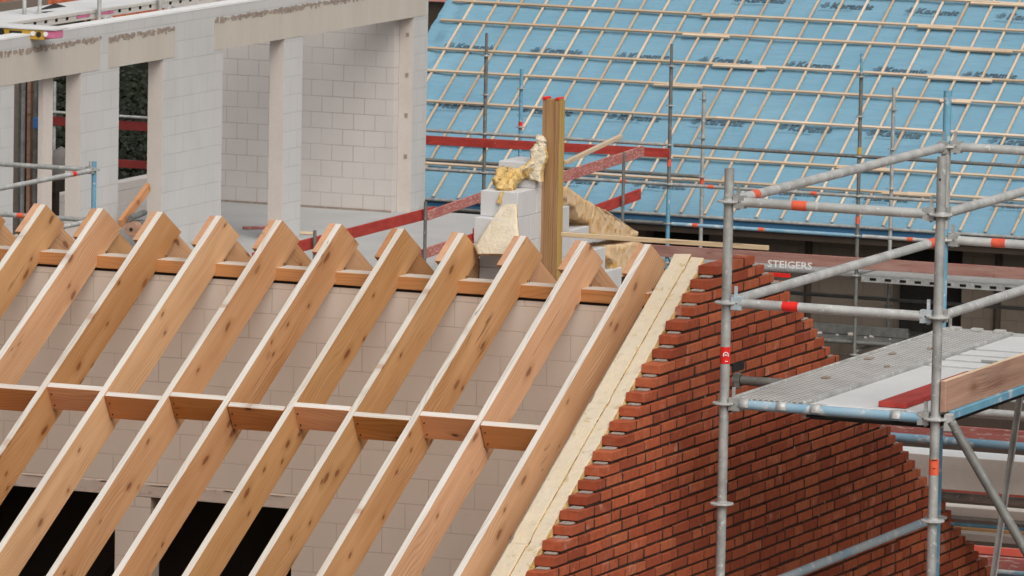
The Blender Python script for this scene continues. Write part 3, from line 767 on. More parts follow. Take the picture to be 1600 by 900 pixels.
def slabx(name, y, px0, py0, px1, py1, h_px, th, mat, label, cat, x1=3.6, edge=None):
    """board along X whose top edge runs through two points of the photograph"""
    a = at(px0, py0, 'y', y); b2 = at(px1, py1, 'y', y); c = at(px0, py0+h_px, 'y', y)
    h = a.z-c.z; zt = (a.z+b2.z)/2
    ob = timber(name, (-.7, y, zt), (x1, y, zt), th, h, mat, edge=edge, top_aligned=True, bevel=.002); tag(ob, label, cat); return ob
slabx('toe_board', 3.15, 1400, 660, 1600, 672, 23, .03, 'redfaded', 'faded pinkish board above the blue tube at the lower right', 'toe board')
slabx('concrete_beam', 3.5, 1400, 702, 1600, 716, 52, .25, 'concrete', 'pale concrete beam below the blue tube at the lower right', 'beam', edge='coating')
slabx('toe_board', 3.8, 1430, 745, 1600, 757, 27, .03, 'redbright', 'bright salmon red board under the pale concrete beam', 'toe board')
slabx('concrete_beam', 4.0, 1460, 786, 1600, 798, 14, .12, 'concrete', 'narrow grey beige beam under the salmon red board', 'beam')
slabx('timber_beam', 4.3, 1500, 822, 1600, 828, 14, .1, 'treated', 'dark yellowish timber beam in the gap at the lower right', 'beam')
slabx('concrete_beam', 3.9, 1540, 834, 1600, 838, 11, .1, 'concrete', 'short grey ledge low in the dark gap at the right', 'beam')
slabx('toe_board', 4.65, 1520, 852, 1600, 858, 12, .03, 'redbright', 'lowest red board just above the stained pinkish one', 'toe board', edge='redfaded')
slabx('toe_board', 4.6, 1520, 867, 1600, 873, 25, .035, 'redfaded', 'stained pinkish grey board at the bottom right corner', 'toe board')
# added dark screen so that the gaps look into shade
m = MB(); m.box(-.9, 5.0, 5.4, 5.6, 0, 10.45); ob = m.build('shade_backdrop', 'inside'); tag(ob, 'added shade-dark hoarding behind the beams at the lower right', 'backdrop')

# ------------------------------------------------------------------ far block building on the left
XW, ZF = -21.48, 6.57
fb = empty('block_building', (XW, 40, 0), 'white block building shell with concrete lintels and tall openings', 'building')
ops = [(35.18, 36.83), (37.79, 38.93), (40.53, 42.24), (42.76, 46.05)]
yA, yB, zH, zT = 29.5, 46.49, 9.01, 9.50
segs = [yA]+[v for o_ in ops for v in o_]+[yB]
m = MB(); TWK = .19
for a, b2 in zip(segs[0::2], segs[1::2]): m.box(XW-TWK, XW, a, b2, ZF, zH)
m.box(XW-TWK, XW, yA, yB, zH, zT)
m.build('facade_wall', 'facadeb', fb)
for a, b2 in ops:   # faces of the reveals
    m = MB(); m.box(XW-TWK+.003, XW-.003, b2-.003, b2+.004, ZF, zH); m.build('door_jamb', 'jamb', fb)
m = MB(); m.box(XW-TWK-.02, XW+.004, yA, yB-.02, zT, zT+.022); m.build('top_screed', 'whitetop', fb)
for (a, b2, zt) in ((33.0, 36.98+.3, 9.36), (37.50, 39.22, 9.34), (40.28, 46.38, 9.36)):
    m = MB(); m.box(XW-.01, XW+.006, a, b2, zH-.012, zt); m.build('lintel', 'lintel', fb)
    m = MB(); y = a
    while y < b2:
        L = random.uniform(.02, .06); z1 = zt+random.uniform(-.004, .022); z0 = zt-random.uniform(.012, .06)
        if random.random() < .93: m.box(XW+.004, XW+.011, y, y+L, z0, z1)
        y += L*.9
    m.build('mortar_smear', 'smear', fb)
for a, b2 in ops:
    m = MB(); m.box(XW-TWK, XW-.002, a, b2+.10, zH-.004, zH+.01); m.build('lintel_soffit', 'jamb', fb)
m = MB()
for z in (8.75, 8.25, 7.75, 7.24): m.box(XW-.10, XW-.06, 46.040, 46.048, z, z+.05)
m.build('putty_spot', 'smear', fb)
m = MB(); m.box(-24.75, XW-TWK-.001, 45.9, 46.1, ZF, 9.8); m.build('cross_wall', 'cross', fb)
m = MB(); m.box(-24.75, XW-TWK-.002, 45.880, 45.9, ZF-.001, ZF+.025); m.build('base_joint', 'smear', fb)
m = MB(); m.box(-25.0, -24.8, 40.5, 45.88, ZF, at(210, 282, 'x', -24.8).z); m.build('low_wall', 'cross', fb)
m = MB(); m.prism([(-25.3, 27.5), (-18.35, 27.5), (-18.35, 45.1), (-20.2, 46.3), (-25.3, 46.3)], 'z', ZF-.26, ZF); m.build('floor_slab', 'slab', fb)
m = MB(); m.box(-25.0, -18.6, 29.6, 29.8, 0, ZF-.26); m.box(-18.8, -18.6, 29.8, 44.8, 0, ZF-.26); m.box(-25.0, -18.6, 44.8, 45.0, 0, ZF-.26); m.build('lower_wall', 'cross', fb)
# posts and partition inside the first opening
for (x, y, wv) in ((-21.85, 36.35, .07), ):
    timber('inner_post', (x, y, ZF), (x, y, 9.0), .2, .10, 'oldboard', fb)
for (px_, w_, mt, X) in ((74, 14, 'jamb', -21.62),):
    p = at(px_, 200, 'x', X); m = MB(); m.box(X-.06, X, p.y-.11, p.y+.13, ZF, 9.0); m.build('mullion', mt, fb)
m = MB(); m.box(-24.4, -24.3, 38.0, 41.6, ZF, 9.4); m.build('inner_panel', 'shadeblock', fb)
for X, pxx, wd, mt in ((-22.6, 42, .10, 'inside'), (-22.4, 52, .16, 'oldboard'), (-22.3, 60, .10, 'steeld'), (-22.9, 36, .08, 'steeld')):
    p = at(pxx, 200, 'x', X); m = MB(); m.box(X-.04, X, p.y-wd/2, p.y+wd/2, ZF, 9.3); m.build('steel_prop', mt, fb)
p = at(62, 190, 'x', -22.2); m = MB(); m.box(-22.26, -22.2, p.y-.05, p.y+.05, p.z-.08, p.z+.05, ch=.015); tag(m.build('jerry_can', 'bluepl'), 'small blue container hanging inside the first opening', 'container')
# grey bag
m = MB(); p = at(96, 256, 'x', -22.4); 
rings_ = []
for k in range(9):
    t = k/8; rr = .19*math.sqrt(max(0, 1-(1.15*t-.25)**2))*(1 if t < 1 else .1); rg = []
    for j in range(14):
        a = 2*math.pi*j/14; q = Vector((rr*math.cos(a), rr*1.05*math.sin(a), -.16+t*.34)); q += noise.noise_vector(q*9)*.03; rg.append(q+p)
    rings_.append(rg)
vs = [v for r in rings_ for v in r]
m.add(vs, [(k*14+j, k*14+(j+1) % 14, (k+1)*14+(j+1) % 14, (k+1)*14+j) for k in range(8) for j in range(14)], 0, True)
m.add(rings_[0], [tuple(range(14))[::-1]]); m.add(rings_[-1], [tuple(range(14))])
m.build('plastic_bag', 'plastic'); tag(bpy.data.objects['plastic_bag'], 'rounded grey plastic bag resting inside the narrow left opening', 'bag')
m = MB(); m.box(p.x-.3, p.x+.1, p.y-.35, p.y+.35, p.z-.30, p.z-.165, ch=.01); m.box(p.x-.28, p.x-.2, p.y-.3, p.y-.2, ZF, p.z-.30); m.box(p.x, p.x+.08, p.y+.2, p.y+.3, ZF, p.z-.30); m.box(p.x, p.x+.08, p.y-.3, p.y-.2, ZF, p.z-.3)
tag(m.build('work_bench', 'inside'), 'dark bench under the grey bag inside the left opening', 'bench')
# timber prop and small winch in the second opening
ob = timber('timber_prop', at(188, 350, 'x', -21.35), at(232, 292, 'x', -21.35), .05, .10, 'plate', bevel=.003); tag(ob, 'orange brown timber prop leaning in the second opening', 'prop')
p = at(208, 358, 'x', -21.2)
wn = empty('cable_winch', p, 'small dirty winch with a round drum on the white floor slab', 'winch')
m = MB(); m.tube(p+Vector((0, -.05, 0)), p+Vector((0, .07, 0)), .085, 20); m.build('drum', 'oldboard', wn)
m = MB(); m.tube(p+Vector((.0, -.056, 0)), p+Vector((0, -.048, 0)), .022, 12); m.tube(p+Vector((.085, .0, -.09)), p+Vector((.085, .0, -.09))+Vector((0, .16, .02)), .02, 8); m.build('axle', 'black', wn)
m = MB(); m.box(p.x-.12, p.x+.03, p.y+.08, p.y+.36, p.z-.05, p.z+.07, ch=.01); m.tube(p+Vector((-.05, .02, .12)), p+Vector((-.05, .40, .15)), .035, 10); m.build('motor_housing', 'steeld', wn)
p = at(352, 125, 'x', -21.5)
m = MB(); m.box(XW-.08, XW-.03, 40.50, 40.56, 8.55, 8.68); m.box(XW-.09, XW-.03, 40.51, 40.57, 8.42, 8.55); 
tag(m.build('cable_box', ['bluepl']), 'small blue box fixed at the edge of the third opening', 'cable box')
# pieces lying on the slab
for (x, y, l, a, mt, lb) in ((380, 356, .22, .2, 'redfaded', 'small reddish offcut lying on the slab right of the pillar'), (430, 362, .5, .1, 'lath', 'thin pale lath lying flat on the white slab')):
    p = at(x, y, 'z', ZF+.02); ob = timber('offcut', p, p+Vector((l, a, 0)), .06, .03, mt); tag(ob, lb, 'offcut')

# scaffold deck behind the facade (upper left) ----------------------------------------------------
ud = empty('upper_deck', (-22.3, 38, 9.4), 'pale steel scaffold deck with square side holes above the white wall', 'scaffold deck')
XD = -22.25
a0, a1 = at(75, 41, 'x', XD), at(340, -3, 'x', XD)
zb, zt = at(160, 27, 'x', XD).z, at(160, 14, 'x', XD).z
m = MB(); m.box(XD-.74, XD-.012, 34.0, 45, zt-.02, zt+.006); m.build('deck_top', 'coating', ud)
m = MB(); hz = (zt-zb)
yy = 34.0
m.box(XD-.01, XD, 34, 45, zb, zb+.025); m.box(XD-.01, XD+.008, 34, 45, zt-.03, zt)
y = 34.0
while y < 45:
    m.box(XD-.009, XD, y, y+.19, zb+.0251, zt-.0301); y += .27
m.build('holed_side_rail', 'decksteel', ud)
m = MB(); m.box(XD-.06, XD-.03, 34, 45, zb, zt-.03); m.build('inner_web', 'black', ud)
for pxs in (120, 158): 
    q = at(pxs, 32 if pxs < 130 else 36, 'x', XD+.002); m = MB(); m.box(XD-.001, XD+.003, q.y, q.y+.32, zb+.03, zt-.035); m.build('pink_patch', 'pink', ud)
us = empty('upper_scaffold', (XD, 38, 0), 'grey scaffold posts rising beside the upper pale deck', 'scaffold')
for pxs, X in ((38, -22.6), (62, -22.5), (155, XD+.06), (250, XD+.06), (345, XD+.06), (145, -23.2)):
    q = at(pxs, 20, 'x', X); standard(X, q.y, 11.0, 'steelp', us, rings=[9.9], n=10)
for q0 in (155, 255):
    q = at(q0+12, 30 if q0 < 200 else 14, 'x', XD+.05); m = MB(); m.tube(q-Vector((0, .12, 0)), q+Vector((0, .12, 0)), .028, 10); m.box(q.x-.03, q.x+.03, q.y-.03, q.y+.03, q.z-.04, q.z+.04, ch=.008); m.build('coupler', 'steelp', us)
# orange board further up
ob = timber('red_board', at(105, 14, 'x', -23.4), at(260, -8, 'x', -23.4), .03, .05, 'redbright'); tag(ob, 'long orange red board behind the upper pale deck', 'board')
m = MB(); q = at(75, 22, 'x', -22.7); 
m.add([at(52, 20, 'x', -22.7)+Vector(v) for v in ((0, 0, 0), (0, 0, .012))]+[at(86, 9, 'x', -22.9)+Vector(v) for v in ((0, 0, 0), (0, 0, .03))]+[at(114, 17, 'x', -22.6)+Vector(v) for v in ((0, 0, -.01), (0, 0, .03))]+[at(70, 21, 'x', -22.5)+Vector(v) for v in ((0, 0, 0), (0, 0, .012))],
      [(0, 2, 4, 6), (1, 7, 5, 3), (0, 1, 3, 2), (2, 3, 5, 4), (4, 5, 7, 6), (6, 7, 1, 0)]); tag(m.build('dark_sheet', 'black'), 'crumpled dark sheet lying on the upper deck', 'sheet')
# yellow ended beam on the wall top
yb = empty('formwork_beam', (-21.5, 35.7, 9.5), 'yellow formwork beam with holes and a pink end on the white wall top', 'beam')
xe = at(69, 52, 'y', 35.55).x; xe2 = at(86, 52, 'y', 35.55).x; zt2 = at(40, 46, 'y', 35.55).z; zb2 = at(40, 61, 'y', 35.55).z
m = MB(); m.box(-24.0, xe, 35.55, 35.75, zb2, zt2, ch=.005); m.build('beam_body', 'yellow', yb)
m = MB(); m.box(xe+.001, xe2, 35.55, 35.75, zb2+.02, zt2, ch=.008); m.build('end_cap', 'pink', yb)
m = MB(); m.box(-24.0, xe2+.012, 35.53, 35.85, zt2+.001, zt2+.03, ch=.006); m.build('beam_cover', 'coating', yb)
m = MB(); xx = at(24, 52, 'y', 35.54).x; zc = (zt2+zb2)/2+.005
m.box(xx-.075, xx+.075, 35.541, 35.552, zc-.028, zc+.028, ch=.004)
for q in (60,): q_ = at(q, 52, 'y', 35.54).x; m.tube((q_, 35.541, zc), (q_, 35.553, zc), .030, 14)
q_ = at(0, 52, 'y', 35.54).x; m.tube((q_, 35.541, zc), (q_, 35.553, zc), .05, 14)
m.build('hole', 'black', yb)
m = MB()
for q in (51, 71): q_ = at(q, 51, 'y', 35.54).x; m.tube((q_, 35.540, zc+.008), (q_, 35.553, zc+.008), .028, 14)
m.build('white_plug', 'white', yb)

# far side rails, dark hedge and trees seen through the openings
fr = empty('far_edge_rail', (-27.5, 48, 0), 'red plank edge rails seen through the openings of the block building', 'railing')
for zpx0, zpx1 in ((191, 205), (252, 264)):
    zt_ = at(210, zpx0, 'x', -27).z; zb_ = at(210, zpx1, 'x', -27).z
    q = at(210, zpx0, 'x', -27)
    timber('red_plank', (-31, q.y, (zt_+zb_)/2+.02), (-24.9, q.y+.05, (zt_+zb_)/2), .03, zt_-zb_, 'redshade', fr)
q = at(210, 183, 'x', -27); m = MB(); m.tube((-31, q.y, q.z), (-24.9, q.y, q.z), .02, 10); m.build('rail', 'steel', fr)
for x in (-30.5, -28.2, -25.1): standard(x, q.y+.05, q.z+.4, 'steel', fr, n=10)

def tree(x, y, h, cr, label, seed):
    rnd = random.Random(seed)
    t = empty('broadleaf_tree', (x, y, 0), label, 'tree', 'dark trees behind the block building')
    m = MB(); m.tube((x, y, 0), (x+.1, y, h*.7), .28, 10, r1=.12)
    for k in range(7):
        a = rnd.uniform(0, 6.28); z0 = h*rnd.uniform(.3, .65); m.tube((x, y, z0), (x+cr*.7*math.cos(a), y+cr*.7*math.sin(a), z0+h*.22), .09, 6, r1=.03)
    m.build('trunk', 'bark', t)
    c = MB()
    for k in range(42000):
        a = rnd.uniform(0, 6.28); u = rnd.uniform(-1, 1); rr = cr*(rnd.random()**.4)*(1+.25*noise.noise(Vector((math.cos(a)*2, math.sin(a)*2, u*2+seed))))
        p = Vector((x+rr*math.sqrt(1-u*u)*math.cos(a), y+rr*math.sqrt(1-u*u)*math.sin(a), h*.58+u*rr*1.25))
        s_ = rnd.uniform(.025, .06); d1 = Vector((rnd.uniform(-1, 1), rnd.uniform(-1, 1), rnd.uniform(-.6, .6))).normalized()*s_; d2 = d1.orthogonal().normalized()*s_*.6
        c.add([p-d1, p+d2, p+d1, p-d2], [(0, 1, 2, 3)])
    c.build('crown', 'leaf', t)
tree(-31.5, 60, 6.0, 2.7, 'dark bushy tree seen through the second tall opening', 1)
tree(-35.5, 62, 6.0, 2.7, 'dark bushy tree seen through the narrow left opening', 2)
m = MB(); m.box(-60, -24, 66, 67, 0, 6.75); tag(m.build('boundary_hedge_wall', 'leaf'), 'dark clipped hedge far behind the block building', 'hedge')

# tiled roof far behind, upper left
tr = empty('tiled_roof_house', (-45, 72, 0), 'distant house with an orange red pantile roof at the top left edge', 'house')
m = MB(); N = 90; e0 = Vector((-52, 70, 6.50)); rows = 26
vs = []; 
for j in range(rows*2+1):
    for i in range(N*6+1):
        xx = i*.033; wv = math.sin(xx*2*math.pi/.2)*.035; st_ = (j % 2)*.04-(j//2)*0
        v_ = j//2*.3+(j % 2)*.299
        vs.append((e0.x+xx, e0.y+v_*.8, e0.z+v_*.6+wv+(0.0 if j % 2 else .04)))
W_ = N*6+1
m.add(vs, [(j*W_+i, j*W_+i+1, (j+1)*W_+i+1, (j+1)*W_+i) for j in range(rows*2) for i in range(N*6)], 0, True)
m.build('pantiles', 'tile', tr)
m = MB(); m.box(-52, -34.5, 70.4, 78, 0, 6.5); m.build('wall', 'shadeblock', tr)

# ------------------------------------------------------------------ railing along the slab edge
rl = empty('slab_edge_railing', (-18.4, 40, ZF), 'red plank railing on thin steel posts along the edge of the white slab', 'railing')
XR = -18.4
def plank_y(px0, py0, px1, py1, mat, hh=.115, X=XR):
    a = at(px0, py0, 'x', X); b2 = at(px1, py1, 'x', X); return timber('red_plank', a, b2, .028, hh, mat, rl, bevel=.003)
plank_y(395, 404, 678, 331, 'redboard', .125); plank_y(668, 337, 775, 300, 'redfaded', .11, XR+.035); plank_y(600, 417, 700, 384, 'redfaded'); plank_y(690, 388, 760, 366, 'redboard')
plank_y(860, 283, 1005, 236, 'redfaded', .13, XR+.036); plank_y(905, 338, 1000, 303, 'redboard', .13)
plank_y(740, 365, 905, 318, 'redboard', .12, XR+.036)
for pxs, pt in ((492, 360), (665, 315), (820, 275), (975, 238)):
    q = at(pxs, pt, 'x', XR+.06); m = MB(); m.tube((q.x, q.y, ZF-.1), (q.x, q.y, q.z), .020, 10); m.build('rail_post', 'steeld', rl)

# ------------------------------------------------------------------ left scaffold corner
DL = 69.0; pl_ = CPOS+raydir(147, 265)*DL
ls = empty('side_scaffold', (pl_.x, pl_.y, 0), 'scaffold corner with a blue post at the left edge of the picture', 'scaffold')
rz = [8.87-.5*k for k in range(17)]
st = standard(pl_.x, pl_.y, 8.955, 'blue', ls, rings=rz, n=14, ringm='steel')
def lled(z, a, b_, mat, nm='guard_rail'):
    a = Vector((*a, z)); b2 = Vector((*b_, z)); d = (b2-a).normalized(); m = MB(); m.tube(a+d*.05, b2-d*.05, .0242, 12); ob = m.build(nm, mat, ls)
    h = MB(); wedge_head(h, b2, -d); h.build('wedge_head', 'steel', ob); return ob
for z in (rz[0], rz[1]):
    g_ = lled(z, (pl_.x-2.6, pl_.y), (pl_.x, pl_.y), 'steel')
    if z == rz[1]:
        m = MB(); m.tube((pl_.x-.84, pl_.y, z), (pl_.x-.76, pl_.y, z), .0262, 12); m.build('tape_band', 'tape', g_)
    g_ = lled(z, (pl_.x, pl_.y-3.07), (pl_.x, pl_.y), 'steelp')
    if z == rz[0]:
        m = MB(); m.tube((pl_.x, pl_.y-.50, z), (pl_.x, pl_.y-.42, z), .0262, 12); m.build('tape_band', 'redtape', g_)
standard(pl_.x-2.6, pl_.y, 8.955, 'blue', ls, rings=rz, n=14); standard(pl_.x, pl_.y-3.07, 8.955, 'blue', ls, rings=rz, n=14)

# ------------------------------------------------------------------ house with the blue membrane roof
TB = R(32); YA = 49.58; YB_ = YA+1.09; YE = 51.17; ZE = 6.14
bh = empty('blue_roof_house', (-18, 54, 0), 'house with walls coloured dark for eaves shade, whose roof is covered with blue membrane and timber battens', 'house')
cb, sb = math.cos(TB), math.sin(TB)
XL, XRr = -24.85, -11.5; VL = 6.2
def rp(x, v, w_=0.0): return Vector((x, YE+v*cb-w_*sb, ZE+v*sb+w_*cb))
def wr(x, v):
    h = .018*noise.noise(Vector((x*1.3, v*2.2, 0)))+.010*noise.noise(Vector((x*2.5+7, v*7, 3)))+.006*noise.noise(Vector((x*5+v*4, v*14, 9)))
    if x < -24.1: h += .05*max(0, min(1, (-24.1-x)/.4))*(noise.noise(Vector((x*4, v*3, 5)))+.3)
    return h
m = MB(); nx, nv = 330, 150; vs = []
for j in range(nv+1):
    for i in range(nx+1):
        x = XL+(XRr-XL)*i/nx; v = VL*j/nv; vs.append(rp(x, v, wr(x, v)))
m.add(vs, [(j*(nx+1)+i, j*(nx+1)+i+1, (j+1)*(nx+1)+i+1, (j+1)*(nx+1)+i) for j in range(nv) for i in range(nx)], 0, True)
mem = m.build('roof_membrane', 'membrane', bh)
m = MB(); m.prism([(YE, ZE-.03), (YE+VL*cb, ZE+VL*sb-.06), (YE+VL*cb, ZE+VL*sb-.25), (YE+.02, ZE-.22)], 'x', XL+.03, XRr); m.build('roof_deck', 'inside', bh)
m = MB(); m.prism([(YE+VL*cb, ZE+VL*sb), (YE+2*VL*cb, ZE), (YE+2*VL*cb, ZE-.2), (YE+VL*cb, ZE+VL*sb-.2)], 'x', XL, XRr); m.build('rear_roof', 'membrane', bh)
vrows = [(y-YE)/cb-.055 for y in (51.81, 52.21, 52.95, 53.52, 53.94, 54.49, 54.87, 55.37, 55.80, 56.25)]
CBH, BH = .022, .026
k = 0; x = -24.4375
while x < XRr-.1:
    jx = random.uniform(-.012, .012)
    timber('counter_batten', rp(x+jx, .03, .022+CBH/2), rp(x-jx, VL-.05, .022+CBH/2), .028, CBH, 'batten', bh, up=(0, -sb, cb), bevel=0)
    x += .3490
for v in vrows:
    xs = XL+random.uniform(.1, .18)
    zc = .022+CBH+BH/2
    while xs < XRr-.3:
        L = random.choice((3.1, 3.9, 4.6)); xe_ = min(xs+L, XRr)
        dv = random.uniform(-.004, .004)
        timber('batten', rp(xs, v+dv, zc), rp(xe_, v-dv+random.uniform(-.01, .01), zc), .035, BH, 'batten', bh, up=(0, -sb, cb), bevel=0)
        if xe_ < XRr-.5 and random.random() < .75:      # doubled piece where two lengths meet
            w_ = random.uniform(.25, .9); timber('batten', rp(xe_-w_*.5, v-.036, zc+.001), rp(xe_+w_*.5, v-.036+dv, zc+.001), .034, BH, 'batten', bh, up=(0, -sb, cb), bevel=0)
        xs = xe_+.004
# printed lettering of the membrane
def text_tris(body, size, shear=.22, bold=.012, sx=1.0):
    cu = bpy.data.curves.new('lettering', 'FONT'); cu.body = body; cu.size = size; cu.shear = shear; cu.offset = bold; cu.resolution_u = 2
    ob = bpy.data.objects.new('lettering', cu); me = ob.to_mesh()
    vs = [(v.co.x*sx, v.co.y) for v in me.vertices]; fs = [tuple(p.vertices) for p in me.polygons]
    ob.to_mesh_clear(); bpy.data.objects.remove(ob); bpy.data.curves.remove(cu)
    return vs, fs
tv, tf = text_tris('Koramic', .165, .18, .006, 1.05)
sv, sf = text_tris('Membrane de sous-toiture', .05, 0, .0, 1.0)
def stamp(x0, v0):
    ink = MB()
    for vs_, fs_, dx, dy in ((tv, tf, .17, 0), ):
        ink.add([rp(x0+a+dx, v0+b2+dy, wr(x0+a+dx, v0+b2+dy)+.016) for a, b2 in vs_], fs_)
    for k in range(4):      # slanted strokes of the emblem in front of the word
        h_ = (.07, .12, .12, .07)[k]; a = x0+.02+k*.033
        q = [(a, v0+(.03 if k in (0, 3) else 0)), (a+.018, v0+(.03 if k in (0, 3) else 0)), (a+.018+h_*.3, v0+h_), (a+h_*.3, v0+h_)]
        ink.add([rp(u_, v_, wr(u_, v_)+.016) for u_, v_ in q], [(0, 1, 2, 3)])
    for k in range(11):     # the line of fine print
        a = x0+.03+k*.045; q = [(a, v0-.065), (a+.03, v0-.065), (a+.032, v0-.055), (a+.002, v0-.055)]
        ink.add([rp(u_, v_, wr(u_, v_)+.016) for u_, v_ in q], [(0, 1, 2, 3)])
    ink.build('printed_lettering', 'ink', mem)
def rowat(pxs, py_of):
    for xp in pxs:
        n_ = Vector((0, -sb, cb)); kk = n_.dot(Vector((0, YE, ZE))); v_ = raydir(xp, py_of(xp)); P = CPOS+v_*((kk-n_.dot(CPOS))/n_.dot(v_))
        stamp(P.x, (P.y-YE)/cb)
lin = lambda xa, ya, xb, yb_: (lambda x: ya+(x-xa)*(yb_-ya)/(xb-xa))
rowat([555, 692, 825, 960, 1088, 1224, 1360, 1500, 1635], lin(700, 76, 1505, 121))
rowat([672, 808, 945, 1076, 1212, 1350, 1540], lin(680, 168, 1550, 225))
rowat([1003, 1142, 1278, 1411, 1553, 1690], lin(1145, 3, 1560, 30))
rowat([850, 985, 1190, 1330, 1545], lin(985, 292, 1600, 326))
# eaves: hanging foil, wall coloured dark for eaves shade, with openings
m = MB(); m.box(XL, XRr, YE-.02, YE, ZE-.13, ZE+.004); m.build('hanging_foil', 'fascia', bh)
m = MB(); m.tube((XL, YE-.04, ZE+.010), (XRr, YE-.04, ZE+.010), .022, 10); m.build('eaves_rail', 'steel', bh)
m = MB(); YWL = YE+.55
wops = [(-17.15, -16.20, 3.0, 5.95), (-20.6, -19.7, 3.2, 5.9), (-23.6, -22.4, 3.0, 5.9)]
xs = [XL+.3]+[q for o_ in sorted(wops) for q in o_[:2]]+[XRr]
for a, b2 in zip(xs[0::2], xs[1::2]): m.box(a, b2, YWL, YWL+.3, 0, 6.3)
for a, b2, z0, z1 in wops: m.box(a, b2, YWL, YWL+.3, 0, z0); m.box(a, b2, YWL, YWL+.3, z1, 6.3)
m.build('wall', 'shadeblock', bh)
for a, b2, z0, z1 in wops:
    m = MB(); m.box(a, b2, YWL+.31, YWL+1.2, z0, z1); m.build('opening_shade_block', 'black', bh)  # black block stands in for the unlit room behind the opening
m = MB(); m.box(XL, XRr, YE+.01, YWL-.01, 6.03, 6.06); m.build('soffit', 'inside', bh)
m = MB(); m.box(XL+.3, XRr, YE+VL*cb*2-.8, YE+VL*cb*2-.5, 0, 6.0); m.box(XL+.3, XL+.6, YWL+.3, YE+2*VL*cb-.8, 0, 6.0); m.build('rear_wall', 'shadeblock', bh)
for x in (-20.9, -18.3, -15.7, -13.2):
    m = MB(); m.tube((x, YWL-.03, 0), (x, YWL-.03, 6.1), .045, 10); m.build('downpipe', 'inside', bh)

# ------------------------------------------------------------------ far facade scaffold in front of it
fs_ = empty('facade_scaffold', (-18, 50, 0), 'long tube scaffold in front of the blue membrane roof', 'scaffold')
ZRING = [8.235-.5035*k for k in range(16)]
for (x, zt, mt) in ((-24.56, 8.53, 'steeld'), (-22.0, 8.53, 'steeld'), (-19.44, 8.52, 'steeld'), (-16.87, 8.53, 'steeld'), (-14.3, 8.53, 'steeld'), (-11.73, 8.5, 'steeld')):
    st = standard(x, YA, zt-.25, mt, fs_, rings=ZRING, n=12, ringm='steel'); m = MB(); m.tube((x, YA, zt-.26), (x, YA, zt), .019, 10); m.build('spigot', 'blue' if x == -16.87 else mt, st)
for (x, zt, mt) in ((-24.5, 7.95, 'steeld'), (-21.96, 7.99, 'blue'), (-19.41, 7.83, 'steel'), (-16.82, 8.02, 'steel'), (-14.26, 7.95, 'steel'), (-11.7, 7.9, 'steel')):
    standard(x, YB_, zt, mt, fs_, rings=ZRING[1:], n=12, ringm='steel')
m = MB(); m.tube((-19.44, YA, 3.0), (-19.44, YA, 6.66), .0262, 12); m.build('blue_sleeve', 'blue', fs_)
for (x, y, z, mt) in ((-19.44, YA, 7.0, 'tape'), (-16.87, YA, 7.30, 'yellow'), (-16.87, YA, 6.42, 'tape'), (-19.41, YB_, 6.66, 'tape'), (-21.96, YB_, 7.25, 'redtape')):
    m = MB(); m.tube((x, y, z-.045), (x, y, z+.045), .0275, 12); m.build('tape_band', mt, fs_)
def frail(y, z, x0, x1, mat, name='guard_rail'):
    m = MB(); m.tube((x0, y, z), (x1, y, z), .0235, 12); return m.build(name, mat, fs_)
frail(YA, ZRING[2], -24.5, -19.5, 'steel'); frail(YA, ZRING[2], -19.38, -11.7, 'steeld'); frail(YB_, ZRING[3], -24.5, -19.45, 'steeld')
frail(YA, ZRING[3], -24.5, -11.7, 'steel'); frail(YA, ZRING[4], -24.5, -19.5, 'steeld', 'ledger'); frail(YA, ZRING[4], -19.38, -16.9, 'bluep', 'ledger'); frail(YA, ZRING[4], -16.8, -11.7, 'steelp', 'ledger')
frail(YB_, 5.30, -19.3, -11.7, 'steeld'); frail(YB_, 4.73, -19.3, -16.95, 'bluep', 'ledger'); frail(YB_, 4.73, -16.75, -11.7, 'steel', 'ledger')
for (x, z) in ((-20.1, ZRING[3]), (-18.9, ZRING[3]), (-19.1, ZRING[4]+.0), (-18.2, ZRING[4]), (-17.5, ZRING[3]), (-16.2, ZRING[4])):
    m = MB(); m.tube((x, YA, z), (x+.08, YA, z), .0262, 12); m.build('tape_band', 'tape', fs_)
for x in (-24.56, -22, -19.44, -16.87, -14.3): 
    for z in (ZRING[5]+.02, 4.75, 2.7):
        m = MB(); m.tube((x, YA+.05, z), (x+.02, YB_-.05, z), .022, 10); m.build('transom', 'steel', fs_)
ob = timber('red_plank', (-24.4, YA-.05, ZRING[2]-.13), (-19.42, YA-.05, ZRING[2]-.10), .03, .115, 'redboard', bevel=.003); tag(ob, 'long red painted plank tied to the far scaffold in front of the blue roof', 'plank')
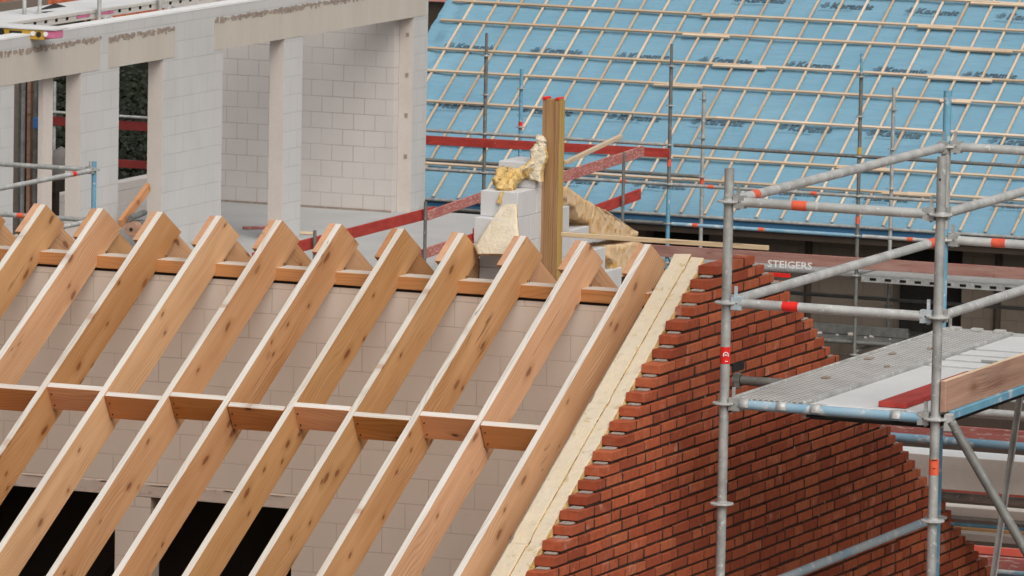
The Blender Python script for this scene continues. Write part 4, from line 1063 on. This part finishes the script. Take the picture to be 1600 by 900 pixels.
# decks and the stencilled board
zd = 5.74
tb = timber('stencilled_board', (-20.3, YA-.03, 5.865), (-11.7, YA-.03, 5.895), .035, .145, 'stencilwood', edge='redfaded', bevel=.003)
tag(tb, 'weathered reddish brown scaffold board with white stencilled lettering', 'toe board')
sv_, sf_ = text_tris('STEIGERS', .125, 0, .002, 1.18)
m = MB(); q0 = at(1199, 414, 'y', YA-.05)
m.add([(q0.x+a, YA-.0495, q0.z-.022+b2+(a*.003)) for a, b2 in sv_], sf_)
m.add([(q0.x-.22+a, YA-.0495, q0.z-.022+b2) for a, b2 in ((0, 0), (.05, 0), (.05, .08), (0, .09))], [(0, 1, 2, 3)])
m.build('stencilled_lettering', 'white', tb)
d1 = empty('scaffold_deck', (-16, YA+.5, 5.74), 'steel deck with slotted side under the stencilled board', 'scaffold deck')
m = MB(); m.box(-20.3, -11.7, YA+.03, YB_-.03, 5.70, 5.715); m.build('deck_plate', 'perf', d1)
m = MB(); x = -20.3
x = -16.8
m.box(x, -11.7, YA-.01, YA+.005, 5.70, 5.72); m.box(x, -11.7, YA-.01, YA+.005, 5.645, 5.662)
while x < -11.8:
    m.box(x, x+.11, YA-.009, YA+.004, 5.6621, 5.6999); x += .2
m.build('slotted_rail', 'steel', d1)
m = MB(); m.box(-16.8, -11.7, YA+.02, YA+.03, 5.64, 5.70); m.build('inner_web', 'black', d1)
d2 = empty('scaffold_deck', (-17.5, YA+.5, 4.94), 'lower grey scaffold deck littered with rubble against the dark wall', 'scaffold deck')
m = MB(); m.box(-19.4, -16.35, YA+.1, YB_+.1, 4.86, 4.90); m.build('deck_plate', 'steeld', d2)
m = MB(); m.tube((-19.4, YA+.05, 4.86), (-16.35, YA+.05, 4.86), .03, 10); m.build('edge_tube', 'steeld', d2)
m = MB(); m.box(-19.4, -16.30, YA+.4, YA+.43, 4.90, 5.03, ch=.01); m.build('kick_board', 'steeld', d2)
m = MB()
for k in range(60):
    x, y, s_ = random.uniform(-19.3, -16.4), random.uniform(YA+.15, YB_), random.uniform(.01, .045); m.box(x, x+s_*1.6, y, y+s_, 4.90, 4.90+s_*.9, ch=s_*.2)
m.build('rubble', 'concrete', d2)
ob = timber('red_board', (-19.0, YA-.02, 5.66), (-17.75, YA-.02, 5.66), .03, .05, 'redtape'); tag(ob, 'short bright red bar just below the stencilled board', 'bar')
# red and dark pieces between the building and the blue roof, top centre
bk = empty('brick_house', (-26, 60, 0), 'dark red brick house wall glimpsed left of the blue roof', 'house')
xk0, xk1 = at(655, 15, 'y', 60).x, at(720, 15, 'y', 60).x
m = MB(); m.box(xk0, xk1, 60, 60.3, 0, 8.0); m.build('wall', 'redfaded', bk)
m = MB(); m.box(xk0, xk1, 59.9, 60.0, 7.6, 8.0); m.tube((xk0, 59.8, 8.1), (xk1, 59.8, 8.1), .05, 8); m.build('gutter', 'inside', bk)
